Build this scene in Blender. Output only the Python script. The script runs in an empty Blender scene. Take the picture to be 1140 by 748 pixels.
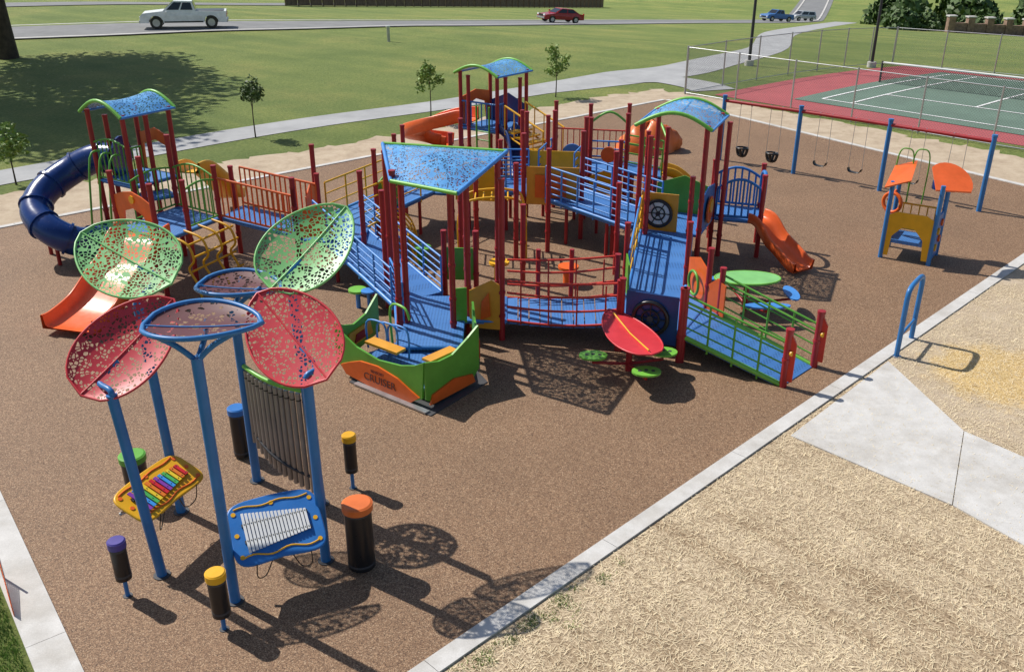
import bpy, math, random
from mathutils import Vector, Matrix
random.seed(7)
V=Vector
# ---------------------------------------------------------------- materials
MATS={}
def newmat(name):
    m=bpy.data.materials.new(name);m.use_nodes=True
    nt=m.node_tree;b=nt.nodes['Principled BSDF']
    return m,nt,b
def ramp(nt,fac,stops,interp='LINEAR'):
    r=nt.nodes.new('ShaderNodeValToRGB');r.color_ramp.interpolation=interp
    el=r.color_ramp.elements
    while len(el)<len(stops): el.new(.5)
    for e,(p,c) in zip(el,stops):
        e.position=p;e.color=(c[0],c[1],c[2],1) if len(c)==3 else c
    nt.links.new(fac,r.inputs[0]);return r.outputs[0]
def mixc(nt,fac,a,b,mode='MIX'):
    m=nt.nodes.new('ShaderNodeMix');m.data_type='RGBA';m.blend_type=mode
    for s,v in ((m.inputs[0],fac),(m.inputs[6],a),(m.inputs[7],b)):
        if hasattr(v,'links'): nt.links.new(v,s)
        else: s.default_value=v if not isinstance(v,tuple) else (v+(1,))[:4]
    return m.outputs[2]
def math_(nt,op,a,b=0.0):
    m=nt.nodes.new('ShaderNodeMath');m.operation=op
    for s,v in ((m.inputs[0],a),(m.inputs[1],b)):
        if hasattr(v,'links'): nt.links.new(v,s)
        else: s.default_value=v
    return m.outputs[0]
def geo(nt): return nt.nodes.new('ShaderNodeNewGeometry').outputs['Position']
def noise(nt,co,scale,detail=3,rough=.5):
    n=nt.nodes.new('ShaderNodeTexNoise');n.inputs['Scale'].default_value=scale;n.inputs['Detail'].default_value=detail;n.inputs['Roughness'].default_value=rough
    nt.links.new(co,n.inputs['Vector']);return n.outputs['Fac']
def vor(nt,co,scale,feature='F1',out='Distance',rnd=1):
    n=nt.nodes.new('ShaderNodeTexVoronoi');n.feature=feature;n.inputs['Scale'].default_value=scale;n.inputs['Randomness'].default_value=rnd
    nt.links.new(co,n.inputs['Vector']);return n.outputs[out]
def bump(nt,b,h,strength=.3,dist=.01):
    n=nt.nodes.new('ShaderNodeBump');n.inputs['Strength'].default_value=strength;n.inputs['Distance'].default_value=dist
    nt.links.new(h,n.inputs['Height']);nt.links.new(n.outputs[0],b.inputs['Normal'])
def paint(name,c,rough=.38,metal=0,vary=.12):
    m,nt,b=newmat(name)
    co=geo(nt);f=noise(nt,co,2.5,4,.6)
    c0=tuple(x*(1-vary) for x in c);c1=tuple(min(1,x*(1+vary)+.004) for x in c)
    col=ramp(nt,f,[(.3,c0),(.7,c1)])
    nt.links.new(col,b.inputs['Base Color'])
    r=math_(nt,'MULTIPLY_ADD',noise(nt,co,9,3),.2);nt.nodes[-1].inputs[2].default_value=rough-.08
    nt.links.new(r,b.inputs['Roughness']);b.inputs['Metallic'].default_value=metal
    MATS[name]=m;return m
paint('red_post',(.34,.014,.018));paint('red_rail',(.58,.035,.015));paint('orange',(.76,.125,.012));paint('orange_plastic',(.85,.14,.03),.3)
paint('yellow',(.78,.40,.008));paint('tan_panel',(.70,.32,.03));paint('green',(.11,.36,.035));paint('green_bright',(.18,.48,.06))
paint('pole_blue',(.025,.17,.44));paint('rail_blue',(.06,.25,.64));paint('navy',(.006,.035,.17),.22);paint('panel_blue',(.02,.16,.48));paint('panel_navy',(.008,.05,.19))
paint('black',(.012,.012,.014),.3);paint('dark_grey',(.05,.05,.055),.6);paint('grey_metal',(.45,.46,.47),.35,.7);paint('white',(.76,.76,.74),.45)
paint('purple',(.07,.05,.28));paint('leaf_red_solid',(.60,.035,.045));paint('leaf_green_solid',(.22,.54,.17));paint('brown_rim',(.10,.03,.03))
paint('orange_cap',(.72,.16,.03));paint('car_red',(.35,.01,.02),.2);paint('car_white',(.85,.85,.85),.2);paint('car_blue',(.05,.16,.4),.2);paint('car_silver',(.5,.52,.55),.25,.4);paint('car_black',(.015,.015,.02),.2)
paint('wood',(.20,.13,.08),.8,0,.3);paint('bark',(.07,.05,.035),.9,0,.4);paint('steel_pole',(.03,.03,.035),.5);paint('key_blue',(.05,.3,.75));paint('key_red',(.65,.02,.03));paint('key_orange',(.8,.2,.02));paint('key_yellow',(.85,.6,.03));paint('key_green',(.08,.45,.1));paint('key_purple',(.25,.05,.4))
paint('stone',(.26,.17,.12),.85,0,.35);paint('fence_mesh_orange',(.8,.13,.02),.6);paint('taillight',(.5,.01,.01),.2);paint('chime',(.32,.30,.28),.38,.5)
def glassm():
    m,nt,b=newmat('window_glass');b.inputs['Base Color'].default_value=(.02,.025,.03,1);b.inputs['Roughness'].default_value=.08;MATS['glass']=m
glassm()
def perforated(name,c,scale,thr,keep=.3,c2=None):
    m,nt,b=newmat(name);co=geo(nt)
    d=vor(nt,co,scale,'DISTANCE_TO_EDGE','Distance')
    cc=vor(nt,co,scale,'F1','Color')
    s=nt.nodes.new('ShaderNodeSeparateColor');nt.links.new(cc,s.inputs[0])
    hole=math_(nt,'MULTIPLY',math_(nt,'GREATER_THAN',d,thr),math_(nt,'GREATER_THAN',s.outputs[0],keep))
    nt.links.new(math_(nt,'SUBTRACT',1.0,hole),b.inputs['Alpha'])
    col=ramp(nt,noise(nt,co,3,3),[(.3,tuple(x*.85 for x in c)),(.7,c2 or c)])
    nt.links.new(col,b.inputs['Base Color']);b.inputs['Roughness'].default_value=.4
    MATS[name]=m
perforated('leaf_red',(.62,.04,.055),21,.14,.30)
perforated('leaf_green',(.24,.58,.20),20,.12,.12)
perforated('leaf_dark',(.13,.035,.035),17,.14,.45)
perforated('roof_blue',(.08,.30,.66),19,.16,.25,(.14,.42,.76))
def deckmat():
    m,nt,b=newmat('deck_blue');co=geo(nt)
    d=vor(nt,co,16,'F1','Distance',0)
    f=ramp(nt,d,[(.28,(.012,.06,.18)),(.36,(.055,.19,.50))])
    c=mixc(nt,.35,f,ramp(nt,noise(nt,co,1.7,5,.65),[(.3,(.035,.14,.38)),(.7,(.11,.27,.57))]))
    nt.links.new(c,b.inputs['Base Color']);b.inputs['Roughness'].default_value=.5;MATS['deck']=m
deckmat()
def rubber():
    m,nt,b=newmat('rubber_surfacing');co=geo(nt)
    sp=vor(nt,co,95,'F1','Color');s=nt.nodes.new('ShaderNodeSeparateColor');nt.links.new(sp,s.inputs[0])
    c=ramp(nt,s.outputs[0],[(0,(.065,.032,.017)),(.25,(.16,.086,.045)),(.6,(.255,.148,.080)),(.9,(.35,.225,.13)),(1,(.47,.34,.22))])
    mid=ramp(nt,noise(nt,co,22,2,.6),[(.3,(.80,.78,.76)),(.7,(1.17,1.17,1.17))])
    c=mixc(nt,.8,c,mid,'MULTIPLY')
    big=ramp(nt,noise(nt,co,.35,6,.65),[(.3,(.86,.85,.84)),(.7,(1.08,1.07,1.06))])
    c=mixc(nt,1.0,c,big,'MULTIPLY')
    nt.links.new(c,b.inputs['Base Color']);b.inputs['Roughness'].default_value=.75
    bump(nt,b,s.outputs[1],.35,.003);MATS['rubber']=m
rubber()
def concrete():
    m,nt,b=newmat('concrete');co=geo(nt)
    c=ramp(nt,noise(nt,co,3,8,.7),[(.25,(.50,.48,.45)),(.75,(.68,.66,.63))])
    c2=ramp(nt,noise(nt,co,60,2),[(.3,(.9,.9,.9)),(.7,(1.05,1.05,1.05))])
    st=ramp(nt,noise(nt,co,.9,5,.7),[(.35,(.84,.82,.79)),(.55,(1,1,1))])
    c=mixc(nt,1.0,mixc(nt,1.0,c,c2,'MULTIPLY'),st,'MULTIPLY')
    nt.links.new(c,b.inputs['Base Color']);b.inputs['Roughness'].default_value=.85
    bump(nt,b,noise(nt,co,80,2),.2,.003);MATS['concrete']=m
concrete()
def asphalt(name,k):
    m,nt,b=newmat(name);co=geo(nt)
    c=ramp(nt,noise(nt,co,.6,8,.7),[(.3,(.17*k,.17*k,.172*k)),(.7,(.25*k,.25*k,.248*k))])
    nt.links.new(c,b.inputs['Base Color']);b.inputs['Roughness'].default_value=.9;MATS[name]=m
asphalt('asphalt',1);asphalt('path_concrete',1.75)
def stretched(nt,co,sc,rot):
    r=nt.nodes.new('ShaderNodeVectorRotate');r.rotation_type='Z_AXIS';r.inputs['Angle'].default_value=rot;nt.links.new(co,r.inputs['Vector'])
    mp=nt.nodes.new('ShaderNodeMapping');mp.inputs['Scale'].default_value=sc
    nt.links.new(r.outputs[0],mp.inputs['Vector']);return mp.outputs[0]
def strawcol(nt,co,stops,patch):
    a=noise(nt,stretched(nt,co,(60,8,1),.5),1,3,.7);c_=noise(nt,stretched(nt,co,(56,9,1),1.6),1,3,.7)
    d=noise(nt,stretched(nt,co,(50,8,1),-.6),1,3,.7)
    f=math_(nt,'MAXIMUM',math_(nt,'MAXIMUM',a,c_),d)
    col=ramp(nt,f,stops)
    big=ramp(nt,noise(nt,co,.9,7,.7),patch)
    return mixc(nt,1.0,col,big,'MULTIPLY'),f
SW=[(.46,(.17,.12,.075)),(.56,(.47,.37,.245)),(.70,(.86,.74,.54))]
SY=[(.45,(.30,.18,.06)),(.56,(.62,.43,.18)),(.70,(.85,.66,.34))]
def straw():
    m,nt,b=newmat('straw_ground');co=geo(nt)
    c,f=strawcol(nt,co,SW,[(.3,(.76,.70,.64)),(.6,(1.07,1.05,1.02))])
    tr=noise(nt,stretched(nt,co,(2.2,.12,1),-.75),1,3,.6)
    c=mixc(nt,1.0,c,ramp(nt,tr,[(.36,(.82,.78,.74)),(.5,(1.02,1.02,1.02))]),'MULTIPLY')
    nt.links.new(c,b.inputs['Base Color']);b.inputs['Roughness'].default_value=.95
    bump(nt,b,f,.8,.02);MATS['straw_ground']=m
straw()
def dirt(name,yellow=False):
    m,nt,b=newmat(name);co=geo(nt)
    c=ramp(nt,noise(nt,co,1.2,10,.78),[(.25,(.28,.20,.135)),(.5,(.47,.37,.26)),(.75,(.60,.50,.37))])
    if yellow:
        y,f=strawcol(nt,co,SY,[(.3,(.8,.8,.8)),(.7,(1.05,1.05,1.05))])
        w,_=strawcol(nt,co,SW,[(.3,(.86,.82,.78)),(.7,(1.05,1.04,1.03))])
        c=mixc(nt,ramp(nt,noise(nt,co,1.0,5,.7),[(.42,(0,0,0)),(.6,(1,1,1))]),c,w)
        d=nt.nodes.new('ShaderNodeVectorMath');d.operation='DISTANCE';nt.links.new(co,d.inputs[0]);d.inputs[1].default_value=(9.2,15.4,0)
        dd=math_(nt,'ADD',d.outputs['Value'],math_(nt,'MULTIPLY',noise(nt,co,2.2,8,.75),1.8))
        c=mixc(nt,ramp(nt,math_(nt,'MULTIPLY',dd,.25),[(.48,(1,1,1)),(.60,(0,0,0))]),c,y)
    nt.links.new(c,b.inputs['Base Color']);b.inputs['Roughness'].default_value=.95;bump(nt,b,noise(nt,co,26,5,.7),.7,.02);MATS[name]=m
dirt('dirt');dirt('dirt_straw',True)
def grass():
    m,nt,b=newmat('grass');co=geo(nt)
    f=noise(nt,co,7,8,.85);c=ramp(nt,f,[(.3,(.08,.115,.018)),(.5,(.19,.25,.05)),(.72,(.36,.38,.11))])
    big=ramp(nt,noise(nt,co,.13,8,.72),[(.3,(.66,.76,.62)),(.5,(1,1,1)),(.70,(1.5,1.2,1.4))])
    c=mixc(nt,1.0,c,big,'MULTIPLY')
    band=noise(nt,stretched(nt,co,(.5,.02,1),-.9),1,2)
    c=mixc(nt,1.0,c,ramp(nt,band,[(.4,(.88,.91,.88)),(.6,(1.1,1.06,1.06))]),'MULTIPLY')
    nt.links.new(c,b.inputs['Base Color']);b.inputs['Roughness'].default_value=.9
    bump(nt,b,noise(nt,co,9,6,.85),1,.12);MATS['grass']=m
grass()
def court(name,c):
    m,nt,b=newmat(name);co=geo(nt)
    nt.links.new(ramp(nt,noise(nt,co,.5,6,.7),[(.3,tuple(x*.85 for x in c)),(.7,tuple(x*1.12 for x in c))]),b.inputs['Base Color']);b.inputs['Roughness'].default_value=.85;MATS[name]=m
court('court_red',(.40,.085,.09));court('court_green',(.13,.20,.15));court('line_white',(.8,.8,.78))
def leafm(name,c):
    m,nt,b=newmat(name)
    nz=noise(nt,geo(nt),3,3,.6)
    nt.links.new(ramp(nt,nz,[(.3,tuple(x*.55 for x in c)),(.7,tuple(x*1.5 for x in c))]),b.inputs['Base Color']);b.inputs['Roughness'].default_value=.6
    MATS[name]=m
leafm('foliage',(.06,.11,.02));leafm('foliage_light',(.17,.27,.045))
def chain(name,th,col):
    m,nt,b=newmat(name)
    uv=nt.nodes.new('ShaderNodeTexCoord').outputs['UV'];s=nt.nodes.new('ShaderNodeSeparateXYZ');nt.links.new(uv,s.inputs[0])
    a=math_(nt,'FRACT',math_(nt,'MULTIPLY',math_(nt,'ADD',s.outputs[0],s.outputs[1]),9.0))
    c=math_(nt,'FRACT',math_(nt,'MULTIPLY',math_(nt,'ADD',math_(nt,'SUBTRACT',s.outputs[0],s.outputs[1]),100.0),9.0))
    al=math_(nt,'MAXIMUM',math_(nt,'LESS_THAN',a,th),math_(nt,'LESS_THAN',c,th))
    nt.links.new(al,b.inputs['Alpha']);b.inputs['Base Color'].default_value=col;b.inputs['Roughness'].default_value=.5
    MATS[name]=m
chain('chain',.07,(.16,.17,.18,1));chain('net_cord',.22,(.03,.03,.03,1))
# ---------------------------------------------------------------- builder
class G:
    def __init__(s,name,origin=None): s.name=name;s.parts={};s.origin=origin
    def _p(s,part,mat): return s.parts.setdefault((part,mat),([],[],[]))
    def add(s,part,mat,vs,fs,smooth=False):
        v,f,sm=s._p(part,mat);o=len(v);v.extend([tuple(x) for x in vs])
        for q in fs: f.append([i+o for i in q]);sm.append(smooth)
    def box(s,part,mat,c,size,rot=0,tilt=None):
        M=Matrix.Rotation(rot,3,'Z')
        if tilt: M=M@tilt
        vs=[V(c)+M@V((x*size[0]/2,y*size[1]/2,z*size[2]/2)) for x in(-1,1) for y in(-1,1) for z in(-1,1)]
        s.add(part,mat,vs,[(0,1,3,2),(4,6,7,5),(0,4,5,1),(2,3,7,6),(0,2,6,4),(1,5,7,3)])
    def tube(s,part,mat,pts,r,seg=8,closed=False,caps=True,r1=None):
        pts=[V(p) for p in pts];n=len(pts);vs=[];fs=[];up=None
        for i,p in enumerate(pts):
            if closed: d=pts[(i+1)%n]-pts[i-1]
            else: d=(pts[min(i+1,n-1)]-pts[max(i-1,0)])
            if d.length<1e-6:d=V((0,0,1))
            d.normalize()
            if up is None:
                up=V((1,0,0)) if abs(d.z)>.9 else V((0,0,1))
            a=d.cross(up)
            if a.length<1e-4: a=d.cross(V((0,1,0)))
            a.normalize();b=a.cross(d);b.normalize();up=b
            rr=r if r1 is None else r+(r1-r)*i/(n-1)
            for k in range(seg):
                t=2*math.pi*k/seg;vs.append(p+a*math.cos(t)*rr+b*math.sin(t)*rr)
        m=n if closed else n-1
        for i in range(m):
            for k in range(seg):
                j=(i+1)%n;fs.append((i*seg+k,i*seg+(k+1)%seg,j*seg+(k+1)%seg,j*seg+k))
        s.add(part,mat,vs,fs,True)
        if caps and not closed:
            s.add(part,mat,vs[:seg],[tuple(range(seg))[::-1]]);s.add(part,mat,vs[-seg:],[tuple(range(seg))])
    def prism(s,part,mat,poly,off):
        poly=[V(p) for p in poly];o=V(off);n=len(poly)
        vs=poly+[p+o for p in poly]
        s.add(part,mat,vs,[tuple(range(n)),tuple(range(n,2*n))[::-1]]+[(i,(i+1)%n,n+(i+1)%n,n+i) for i in range(n)])
    def panel(s,part,mat,p0,p1,outline,th=.03,lift=0):
        p0=V(p0);p1=V(p1);d=p1-p0;nrm=V((d.y,-d.x,0)).normalized()
        s.prism(part,mat,[p0+d*a+V((0,0,h))+nrm*(lift+th/2) for a,h in outline],-nrm*th)
    def disc(s,part,mat,c,nrm,r,th=.03,seg=20,ry=None):
        c=V(c);nrm=V(nrm).normalized();a=nrm.cross(V((0,0,1)))
        if a.length<1e-3:a=V((1,0,0))
        a.normalize();b=nrm.cross(a)
        s.prism(part,mat,[c+a*math.cos(2*math.pi*k/seg)*r+b*math.sin(2*math.pi*k/seg)*(ry or r)-nrm*th/2 for k in range(seg)],nrm*th)
    def cyl(s,part,mat,x,y,z0,z1,r,seg=20,r2=None):
        s.tube(part,mat,[(x,y,z0),(x,y,z1)],r,seg,r1=r2)
    def post(s,x,y,z,mat='red_post',r=.06,z0=0):
        s.tube('post',mat,[(x,y,z0),(x,y,z)],r,12)
        s.tube('post_cap',mat,[(x,y,z),(x,y,z+.03),(x,y,z+.05)],r+.008,12)
        for zz in (.55,1.05,1.75):
            if z>zz+.5: s.tube('clamp',mat,[(x,y,zz-.03),(x,y,zz+.03)],r+.012,12)
    def deck(s,poly,z,th=.09,mat='deck'):
        zz=z if hasattr(z,'__len__') else [z]*len(poly)
        p=[(a[0],a[1],q) for a,q in zip(poly,zz)]
        s.prism('deck',mat,p,(0,0,-th))
        n=len(p)
        for i in range(n):
            a=V(p[i]);b=V(p[(i+1)%n]);s.tube('deck_edge','rail_blue',[a-V((0,0,.03)),b-V((0,0,.03))],.03,6)
    def rail(s,p0,p1,h=.9,mat='rail_blue',n=4,posts=3,r=.018):
        p0=V(p0);p1=V(p1)
        for i in range(n):
            o=V((0,0,h*(i+1)/n));s.tube('rail',mat,[p0+o,p1+o],r+(.006 if i==n-1 else 0),6)
        for i in range(posts):
            p=p0.lerp(p1,i/(posts-1));s.tube('rail_post',mat,[p-V((0,0,.12)),p+V((0,0,h))],r+.006,6)
    def pickets(s,p0,p1,h=.9,mat='green',n=8,r=.016,arch=0):
        p0=V(p0);p1=V(p1);top=[]
        for i in range(n+1):
            t=i/n;p=p0.lerp(p1,t);hh=h+arch*math.sin(math.pi*t)
            top.append(p+V((0,0,hh)));s.tube('picket',mat,[p+V((0,0,.05)),p+V((0,0,hh))],r,6)
        s.tube('rail',mat,top,r+.008,6);s.tube('rail',mat,[p0+V((0,0,.06)),p1+V((0,0,.06))],r+.006,6)
    def sweep(s,part,mat,pts,prof,smooth=True,closedprof=False):
        pts=[V(p) for p in pts];n=len(pts);vs=[];fs=[];m=len(prof)
        for i,p in enumerate(pts):
            d=pts[min(i+1,n-1)]-pts[max(i-1,0)];a=V((d.y,-d.x,0)).normalized();b=a.cross(d.normalized())
            if b.z<0:b=-b
            for q in prof: vs.append(p+a*q[0]+b*q[1])
        for i in range(n-1):
            for k in range(m if closedprof else m-1):
                fs.append((i*m+k,i*m+(k+1)%m,(i+1)*m+(k+1)%m,(i+1)*m+k))
        s.add(part,mat,vs,fs,smooth)
    def chute(s,pts,w,mat,h=.22):
        pts=catmull(pts,6);w/=2
        prof=[(-w-.03,h-.02),(-w-.015,h),(-w+.02,h),(-w+.03,h-.02),(-w+.06,.06),(-w+.11,.015),(-w*.5,0),(w*.5,0),(w-.11,.015),(w-.06,.06),(w-.03,h-.02),(w-.02,h),(w+.015,h),(w+.03,h-.02),(w+.01,-.03),(-w-.01,-.03)]
        s.sweep('chute',mat,pts,prof,True,True)
    def build(s):
        allv=[v for k in s.parts for v in s.parts[k][0]]
        n=len(allv);c=s.origin
        if c is None:
            c=(sum(v[0] for v in allv)/n,sum(v[1] for v in allv)/n,min(v[2] for v in allv))
        e=bpy.data.objects.new(s.name,None);e.location=c;e.empty_display_size=.3;bpy.context.collection.objects.link(e)
        for (part,mat),(v,f,sm) in s.parts.items():
            me=bpy.data.meshes.new(part);me.from_pydata([(a[0]-c[0],a[1]-c[1],a[2]-c[2]) for a in v],[],f)
            me.polygons.foreach_set('use_smooth',sm);me.materials.append(MATS[mat]);me.update()
            o=bpy.data.objects.new(part,me);bpy.context.collection.objects.link(o);o.parent=e
        return e
def catmull(p,k=5,closed=False):
    p=[V(a) for a in p];n=len(p);out=[]
    for i in range(n if closed else n-1):
        if closed:p0,p1,p2,p3=p[i-1],p[i],p[(i+1)%n],p[(i+2)%n]
        else:p0=p[max(i-1,0)];p1=p[i];p2=p[i+1];p3=p[min(i+2,n-1)]
        for j in range(k):
            t=j/k;out.append(.5*((2*p1)+(p2-p0)*t+(2*p0-5*p1+4*p2-p3)*t*t+(3*p1-p0-3*p2+p3)*t**3))
    if not closed: out.append(p[-1])
    return out
z=V((0,0,1))
# ---------------------------------------------------------------- terrain
def h(x,y):
    e=.53*(x+24)+.85*(y-70)+4
    if e<=0:return 0.0
    if e<20:return -.09*e*e/40
    r=-.09*(e-10)
    return max(r,-12.5)
def mesh(name,vs,fs,mat,smooth=False):
    me=bpy.data.meshes.new(name);me.from_pydata([tuple(v) for v in vs],[],fs);me.materials.append(MATS[mat]);me.update()
    if smooth: me.polygons.foreach_set('use_smooth',[True]*len(fs))
    o=bpy.data.objects.new(name,me);bpy.context.collection.objects.link(o);return o
xs=[-3000,-1000,-400,-200]+list(range(-150,200,2))+[200,300,600,1500,4000]
ys=[-300,-50,-10]+list(range(0,300,2))+[300,400,700,1500,4000]
vs=[(x,y,h(x,y)) for y in ys for x in xs];w=len(xs)
mesh('ground',vs,[(j*w+i,j*w+i+1,(j+1)*w+i+1,(j+1)*w+i) for j in range(len(ys)-1) for i in range(w-1)],'grass',True)
def ribbon(name,pts,width,zo,mat,k=8,cross=4):
    pts=catmull([(p[0],p[1],0) for p in pts],k);vs=[];fs=[]
    ws=width if hasattr(width,'__len__') else [width]*len(pts)
    if len(ws)!=len(pts):
        ws=[ws[min(int(i/k),len(ws)-1)]+(ws[min(int(i/k)+1,len(ws)-1)]-ws[min(int(i/k),len(ws)-1)])*((i%k)/k) for i in range(len(pts))]
    for i,p in enumerate(pts):
        d=pts[min(i+1,len(pts)-1)]-pts[max(i-1,0)];a=V((d.y,-d.x,0)).normalized()
        for c in range(cross+1):
            q=p+a*ws[i]*(c/cross-.5);vs.append((q.x,q.y,h(q.x,q.y)+zo))
    n=cross+1
    for i in range(len(pts)-1):
        for c in range(cross): fs.append((i*n+c,i*n+c+1,(i+1)*n+c+1,(i+1)*n+c))
    return mesh(name,vs,fs,mat)
def sheet(name,poly,zo,mat):
    n=len(poly);return mesh(name,[(p[0],p[1],zo) for p in poly],[tuple(range(n))],mat)
def quadgrid(name,a,b,c,d,zo,mat,n=14):
    a,b,c,d=[V((p[0],p[1],0)) for p in (a,b,c,d)];vs=[]
    for j in range(n+1):
        for i in range(n+1):
            p=a.lerp(b,i/n).lerp(d.lerp(c,i/n),j/n);vs.append((p.x,p.y,h(p.x,p.y)+zo))
    return mesh(name,vs,[(j*(n+1)+i,j*(n+1)+i+1,(j+1)*(n+1)+i+1,(j+1)*(n+1)+i) for j in range(n) for i in range(n)],mat)
def rough(poly,amp=.25,step=.5):
    out=[];n=len(poly)
    for i in range(n):
        a=V(poly[i]+(0,));b=V(poly[(i+1)%n]+(0,));k=max(1,int((b-a).length/step))
        for j in range(k):
            p=a.lerp(b,j/k);out.append((p.x+random.uniform(-amp,amp),p.y+random.uniform(-amp,amp)))
    return out
cBL=(-3.3,5.9);cL=(-15.9,22.3);cF=(6.9,42.2);cR=(17.2,26.3)
sheet('rubber_ground',[cBL,cR,cF,cL],.012,'rubber')
sheet('dirt_ground',rough([(-15.5,21.0),(-20,24.5),(-16,27.2),(-6.2,33.8),(4,43.0),(7.0,45.0),(9.5,42.6),(14,36.5),(20,29.5),(24,24),(18,22),(13,23)],.3,.35),.003,'dirt')
sheet('straw_ground',[(-6,-2),(-3.28,5.86),(17.1,26.2),(26,22),(30,5),(12,-4)],.007,'straw_ground')
sheet('dirt_patch_ground',[(7.0,15.85),(17.1,26.2),(22,23),(15,14.5),(10,10.5),(7.4,13.6)],.0095,'dirt_straw')
sheet('grass_patch_ground',rough([(10.5,41.0),(13.0,41.4),(24.5,29.0),(21.6,28.8),(15.0,36.2)],.25,.3),.006,'grass')
def curb(name,a,b,wd,side,zt=.035):
    a=V(a+(0,));b=V(b+(0,));d=(b-a).normalized();nn=V((d.y,-d.x,0))*side*wd
    g=G(name);L=(b-a).length;k=max(1,int(L/3))
    for i in range(k):
        p=a+d*(L*i/k+.004);q=a+d*(L*(i+1)/k-.004)
        g.prism('slab','concrete',[(p.x,p.y,zt),(q.x,q.y,zt),(q.x+nn.x,q.y+nn.y,zt),(p.x+nn.x,p.y+nn.y,zt)],(0,0,-.1))
    g.build()
curb('concrete_curb',cBL,cR,.26,1);curb('concrete_curb',cBL,cL,.45,-1);curb('concrete_curb',cL,cF,.2,-1);curb('concrete_curb',cF,cR,.2,-1)
g=G('sidewalk')
g.prism('slab','concrete',[(4.62,13.2,.03),(7.25,15.95,.03),(7.55,13.35,.03),(6.45,11.25,.03)],(0,0,-.1))
g.prism('slab','concrete',[(6.46,11.24,.03),(7.56,13.34,.03),(14,4.7,.03),(11.2,3.6,.03)],(0,0,-.1))
g.build()
ribbon('footpath',[(-40,14),(-24,22),(-16.5,29.2),(-12,34),(-8,37.6),(-3,41.2),(1,44.6),(6,48.5),(10.5,53),(18,68),(29,104),(46,145),(64,186)],[1.9,1.9,1.9,1.9,1.9,1.9,2.1,3.6,3.0,2.6,3.5,3.5,4],.02,'path_concrete')
ribbon('footpath_branch',[(5.5,47.6),(7.5,47.8),(9.0,46.2),(9.6,44.6)],2.2,.028,'path_concrete')
road=[(-90,50),(-55,60),(-35,65.8),(-24,69.8),(-11.5,77),(5,102),(22,129),(43.5,161),(57,190),(75,240)]
ribbon('road',road,7.4,.05,'asphalt',10,6)
ribbon('road_kerb',[(x+1.6,y-3.4) for x,y in road],.35,.12,'concrete',10,1)
ribbon('road_kerb',[(x-1.6,y+3.6) for x,y in road],.35,.12,'concrete',10,1)
ribbon('road',[(-120,84),(-60,86),(-43,88),(-30,110),(-22,135),(0,190)],5,.06,'asphalt',10,4)
# tennis courts (long axis d2, two courts side by side along d1)
o=V((9.7,43.1,0));d1=V((.68,-.73,0)).normalized();d2=V((.73,.68,0)).normalized()
def cp(a,b): p=o+d1*a+d2*b;return (p.x,p.y)
quadgrid('tennis_court',cp(-.5,0),cp(36,0),cp(36,19),cp(-.5,19),.02,'court_red',30)
quadgrid('tennis_court_playing_surface',cp(2.6,1.7),cp(32.5,1.7),cp(32.5,16.9),cp(2.6,16.9),.04,'court_green',30)
def line(a,b,wd=.06):
    a=V(a+(0,));b=V(b+(0,));d=(b-a).normalized();nn=V((d.y,-d.x,0))*wd
    n=12;vs=[]
    for i in range(n+1):
        p=a.lerp(b,i/n)
        for s_ in(-1,1):
            q=p+nn*s_;vs.append((q.x,q.y,h(q.x,q.y)+.06))
    return vs,[(2*i,2*i+1,2*i+3,2*i+2) for i in range(n)]
vs=[];fs=[]
for k0 in (3.5,19.5):
    for a,b in [((0,2.6),(11,2.6)),((0,16),(11,16)),((0,2.6),(0,16)),((11,2.6),(11,16)),((1.4,2.6),(1.4,16)),((9.6,2.6),(9.6,16)),((1.4,5.8),(9.6,5.8)),((1.4,12.8),(9.6,12.8)),((5.5,5.8),(5.5,12.8))]:
        v_,f_=line(cp(a[0]+k0,a[1]),cp(b[0]+k0,b[1]));k=len(vs);vs+=v_;fs+=[tuple(i+k for i in q) for q in f_]
mesh('tennis_court_lines',vs,fs,'line_white')
def uvpanel(g_parent,name,a,b,z0,z1,mat):
    me=bpy.data.meshes.new(name);L=((a[0]-b[0])**2+(a[1]-b[1])**2)**.5
    ha=h(*a);hb=h(*b)
    me.from_pydata([(a[0],a[1],ha+z0),(b[0],b[1],hb+z0),(b[0],b[1],hb+z1),(a[0],a[1],ha+z1)],[],[(0,1,2,3)])
    uv=me.uv_layers.new();
    for i,c in enumerate([(0,0),(L,0),(L,z1-z0),(0,z1-z0)]): uv.data[i].uv=c
    me.materials.append(MATS[mat]);ob=bpy.data.objects.new(name,me);bpy.context.collection.objects.link(ob)
    ob.parent=g_parent;ob.location=-g_parent.location
for k0 in (3.5,19.5):
    g=G('tennis_net');A=cp(k0-.7,9.3);B=cp(k0+11.7,9.3)
    for p in (A,B): g.cyl('net_post','dark_grey',p[0],p[1],h(*p),h(*p)+1.07,.05)
    g.tube('net_tape','line_white',[(A[0],A[1],h(*A)+1.0),(B[0],B[1],h(*B)+1.0)],.045)
    e=g.build();uvpanel(e,'net_mesh',A,B,.05,1.0,'net_cord')
def chainfence(a,b,n,ht=2.1,name='chain_link_fence'):
    g=G(name);P=[(a[0]+(b[0]-a[0])*i/n,a[1]+(b[1]-a[1])*i/n) for i in range(n+1)]
    for p in P:
        g.cyl('fence_post','grey_metal',p[0],p[1],h(*p)-.1,h(*p)+ht+.06,.035,8)
    for i in range(n):
        for zz in (.08,ht): g.tube('fence_rail','grey_metal',[(P[i][0],P[i][1],h(*P[i])+zz),(P[i+1][0],P[i+1][1],h(*P[i+1])+zz)],.02,6)
    e=g.build()
    for i in range(n): uvpanel(e,'fence_mesh',P[i],P[i+1],.05,ht,'chain')
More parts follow.
